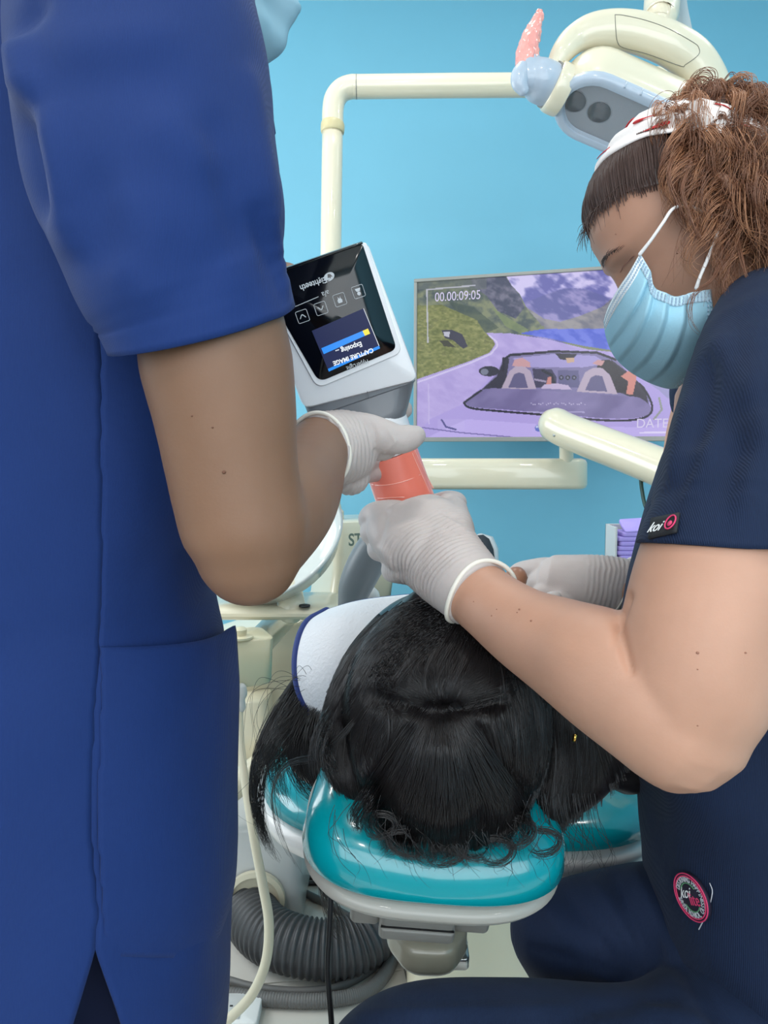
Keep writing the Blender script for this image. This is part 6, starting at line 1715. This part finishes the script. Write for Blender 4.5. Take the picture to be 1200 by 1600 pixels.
# the tied tail fanning out over the headrest
TAIL = []
for k, xe in enumerate(np.linspace(560, 815, 14)):
    ye = 1300 + 34 * math.sin(k / 13 * 3.14) - (12 if k < 2 else 0)
    TAIL.append(hb([(690 + (xe - 690) * .12, 1104, .668, 12), (690 + (xe - 690) * .40, 1150, .655, 14), (690 + (xe - 690) * .75, 1220, .652, 15), (xe, 1270, .662, 14), (xe + 6 * math.sin(k), ye, .676, 10), (xe + 24 * math.sin(k * 1.7), ye + 14, .675, 12)], 80, .0022, .0012, 1.0))
# dark mass on the right
for x0, y0, x1, y1, x2, y2 in ((770, 965, 860, 1050, 880, 1230), (790, 990, 880, 1090, 888, 1270), (760, 990, 830, 1080, 850, 1260), (740, 1010, 800, 1110, 830, 1290), (810, 1020, 920, 1110, 890, 1250), (820, 1030, 930, 1130, 960, 1210), (740, 1060, 780, 1150, 800, 1300)):
    B_.append(hb([(x0, y0, .80, 20), ((x0 + x1) / 2, (y0 + y1) / 2 - 8, .765, 30), (x1, y1, .735, 32), ((x1 + x2) / 2 + 4, (y1 + y2) / 2, .725, 30), (x2, y2, .715, 20)], 110, .0015))
# left lower sweep under the tie
for x0, y0, x1, y1, x2, y2 in ((590, 1070, 540, 1150, 575, 1250), (620, 1090, 570, 1170, 600, 1270), (650, 1105, 610, 1190, 630, 1290), (560, 1060, 515, 1140, 505, 1225), (575, 1080, 520, 1160, 545, 1240)):
    B_.append(hb([(x0, y0, .715, 16), (x1, y1, .690, 22), ((x1 + x2) / 2 - 6, (y1 + y2) / 2, .682, 22), (x2, y2, .682, 14)], 110, .0018))
TH_ = bvh(mV_, mF_)
hair_curves('tied_tail', drape(wisps(TAIL, 6, 47), TH_, .0045, .007, .06), M['hair_black'], pat, .00028)
hair_curves('strands', drape(wisps(B_, 6, 41), TH_, .001, .004, .06), M['hair_black'], pat, .00028)
G_ = [[(715, 945), (650, 968), (590, 1012), (552, 1070), (528, 1125), (520, 1190), (545, 1255)], [(735, 950), (680, 975), (620, 1025), (575, 1090), (552, 1150), (550, 1210), (580, 1270)],
      [(690, 985), (640, 1030), (610, 1075), (640, 1102), (690, 1108)], [(720, 955), (690, 1010), (672, 1060), (690, 1106)], [(755, 960), (735, 1020), (705, 1075), (690, 1106)], [(790, 985), (780, 1050), (745, 1095), (695, 1108)], [(620, 1080), (650, 1110), (690, 1110)],
      [(690, 1110), (650, 1160), (610, 1225), (580, 1300)], [(690, 1110), (672, 1180), (655, 1250), (640, 1330)], [(690, 1110), (692, 1200), (694, 1330)], [(690, 1110), (715, 1180), (738, 1250), (750, 1330)], [(690, 1110), (740, 1170), (785, 1240), (815, 1320)],
      [(600, 1100), (590, 1160), (575, 1220), (590, 1290)], [(780, 965), (830, 1020), (860, 1090), (868, 1170), (850, 1260)], [(810, 1000), (880, 1080), (905, 1160), (890, 1270)], [(760, 1000), (800, 1060), (815, 1130), (810, 1200), (800, 1290)], [(870, 1040), (930, 1110), (970, 1190)], [(770, 1110), (790, 1170), (800, 1240)]]
hair_curves('combed_strands', flow_strands(TH_, G_, 950, (500, 1000), (935, 1290), 15, 12.0, 51, 22.0, .0008, .0055, .07, 13, 7.0), M['hair_black'], pat, .00026)
# curly ends lying on the pad are free strands
# loose locks at the left, hanging beside the chair, and strays
C_ = []
# curly ends lying on the pad
for cx_, cy_, r_ in ((640, 1318, 40), (690, 1326, 44), (740, 1318, 46), (800, 1300, 42), (590, 1290, 34), (845, 1316, 36), (770, 1330, 38)):
    sgn = 1 if rg.uniform() < .5 else -1
    pts = [(cx_ + r_ * math.cos(t * sgn - 1.7) * (1 - .1 * t), cy_ + r_ * .55 * math.sin(t * 1.0 - 1.7), .672 - .0016 * t, 6) for t in np.linspace(0, 4.6, 8)]
    C_.append(hb(pts, 26, .0018))
for pts, n in (([(500, 1020, .99, 8), (455, 1090, .945, 16), (418, 1160, .915, 16), (402, 1230, .90, 12), (408, 1290, .895, 8), (418, 1330, .89, 4)], 120), ([(510, 1030, .98, 10), (470, 1100, .93, 22), (440, 1150, .905, 22), (430, 1200, .89, 18), (450, 1260, .88, 12)], 120),
               ([(515, 1060, .96, 12), (490, 1120, .91, 26), (470, 1170, .885, 28), (480, 1220, .87, 22), (510, 1250, .86, 14)], 160), ([(520, 1080, .93, 12), (500, 1140, .885, 24), (500, 1190, .865, 26), (515, 1240, .85, 16)], 150), ([(505, 1090, .93, 8), (450, 1150, .895, 26), (420, 1190, .89, 20), (400, 1210, .895, 10)], 90),
               ([(470, 1060, .96, 8), (425, 1120, .925, 8), (400, 1180, .91, 7), (395, 1250, .90, 6), (420, 1320, .895, 5), (436, 1350, .89, 3)], 34)):
    C_.append(hb(pts, int(n * 1.3), .003))
C_.append(hb([(560, 1120, .70, 6), (505, 1180, .70, 10), (450, 1195, .72, 6), (425, 1240, .76, 4), (440, 1310, .80, 4), (470, 1370, .84, 3)], 14, .002))
C_.append(hb([(500, 1370, .74, 6), (515, 1410, .76, 12), (530, 1450, .775, 14), (545, 1490, .785, 8)], 40, .004))
C_.append(hb([(660, 955, .79, 5), (610, 975, .77, 6), (572, 1005, .755, 5), (556, 1040, .748, 4), (550, 1075, .745, 3)], 40, .002))
for k in range(60):
    x, y = rg.uniform(520, 860), rg.uniform(1240, 1300); a = rg.uniform(-1.2, 1.2)
    C_.append(hb([(x, y, .672, 1), (x + 30 * math.sin(a), y + 34, .664, 1), (x + 52 * math.sin(a + .5), y + 66, .662, 1), (x + 40 * math.sin(a + 1.2), y + 100, .664, 1)], 1, .003))
for k in range(26):
    x, y = rg.uniform(400, 480), rg.uniform(1030, 1200)
    C_.append(hb([(500, 1050 + rg.uniform(0, 60), .93, 2), (x, y, .90, 3), (x - 20 + rg.normal(0, 12), y + 70, .89, 2), (x + rg.normal(0, 16), y + 130, .88, 2)], 1, .004))
for k in range(30):
    x = rg.uniform(870, 960); C_.append(hb([(x - 30, 1240, .72, 2), (x - 20, 1290, .715, 2), (x + rg.normal(0, 12), 1330, .72, 2), (x + rg.normal(0, 20), 1370, .73, 2)], 1, .003))
hair_curves('loose_strands', wisps(C_, 6, 43), M['hair_black'], pat, .00026)
obj('hair_tie', tube([K(668, 1108, .690, 5), K(690, 1113, .684, 5), K(712, 1107, .690, 5)], 4, 10), M['black'], pat)
obj('earring', lathe(P(898, 1153, .715), [(.0006, -.004), (.002, -.0035), (.002, .0035), (.0006, .004)], (0.2, 0, 1), 12), mat('gold', (226, 178, 92), 0.25, metal=1.0), pat)
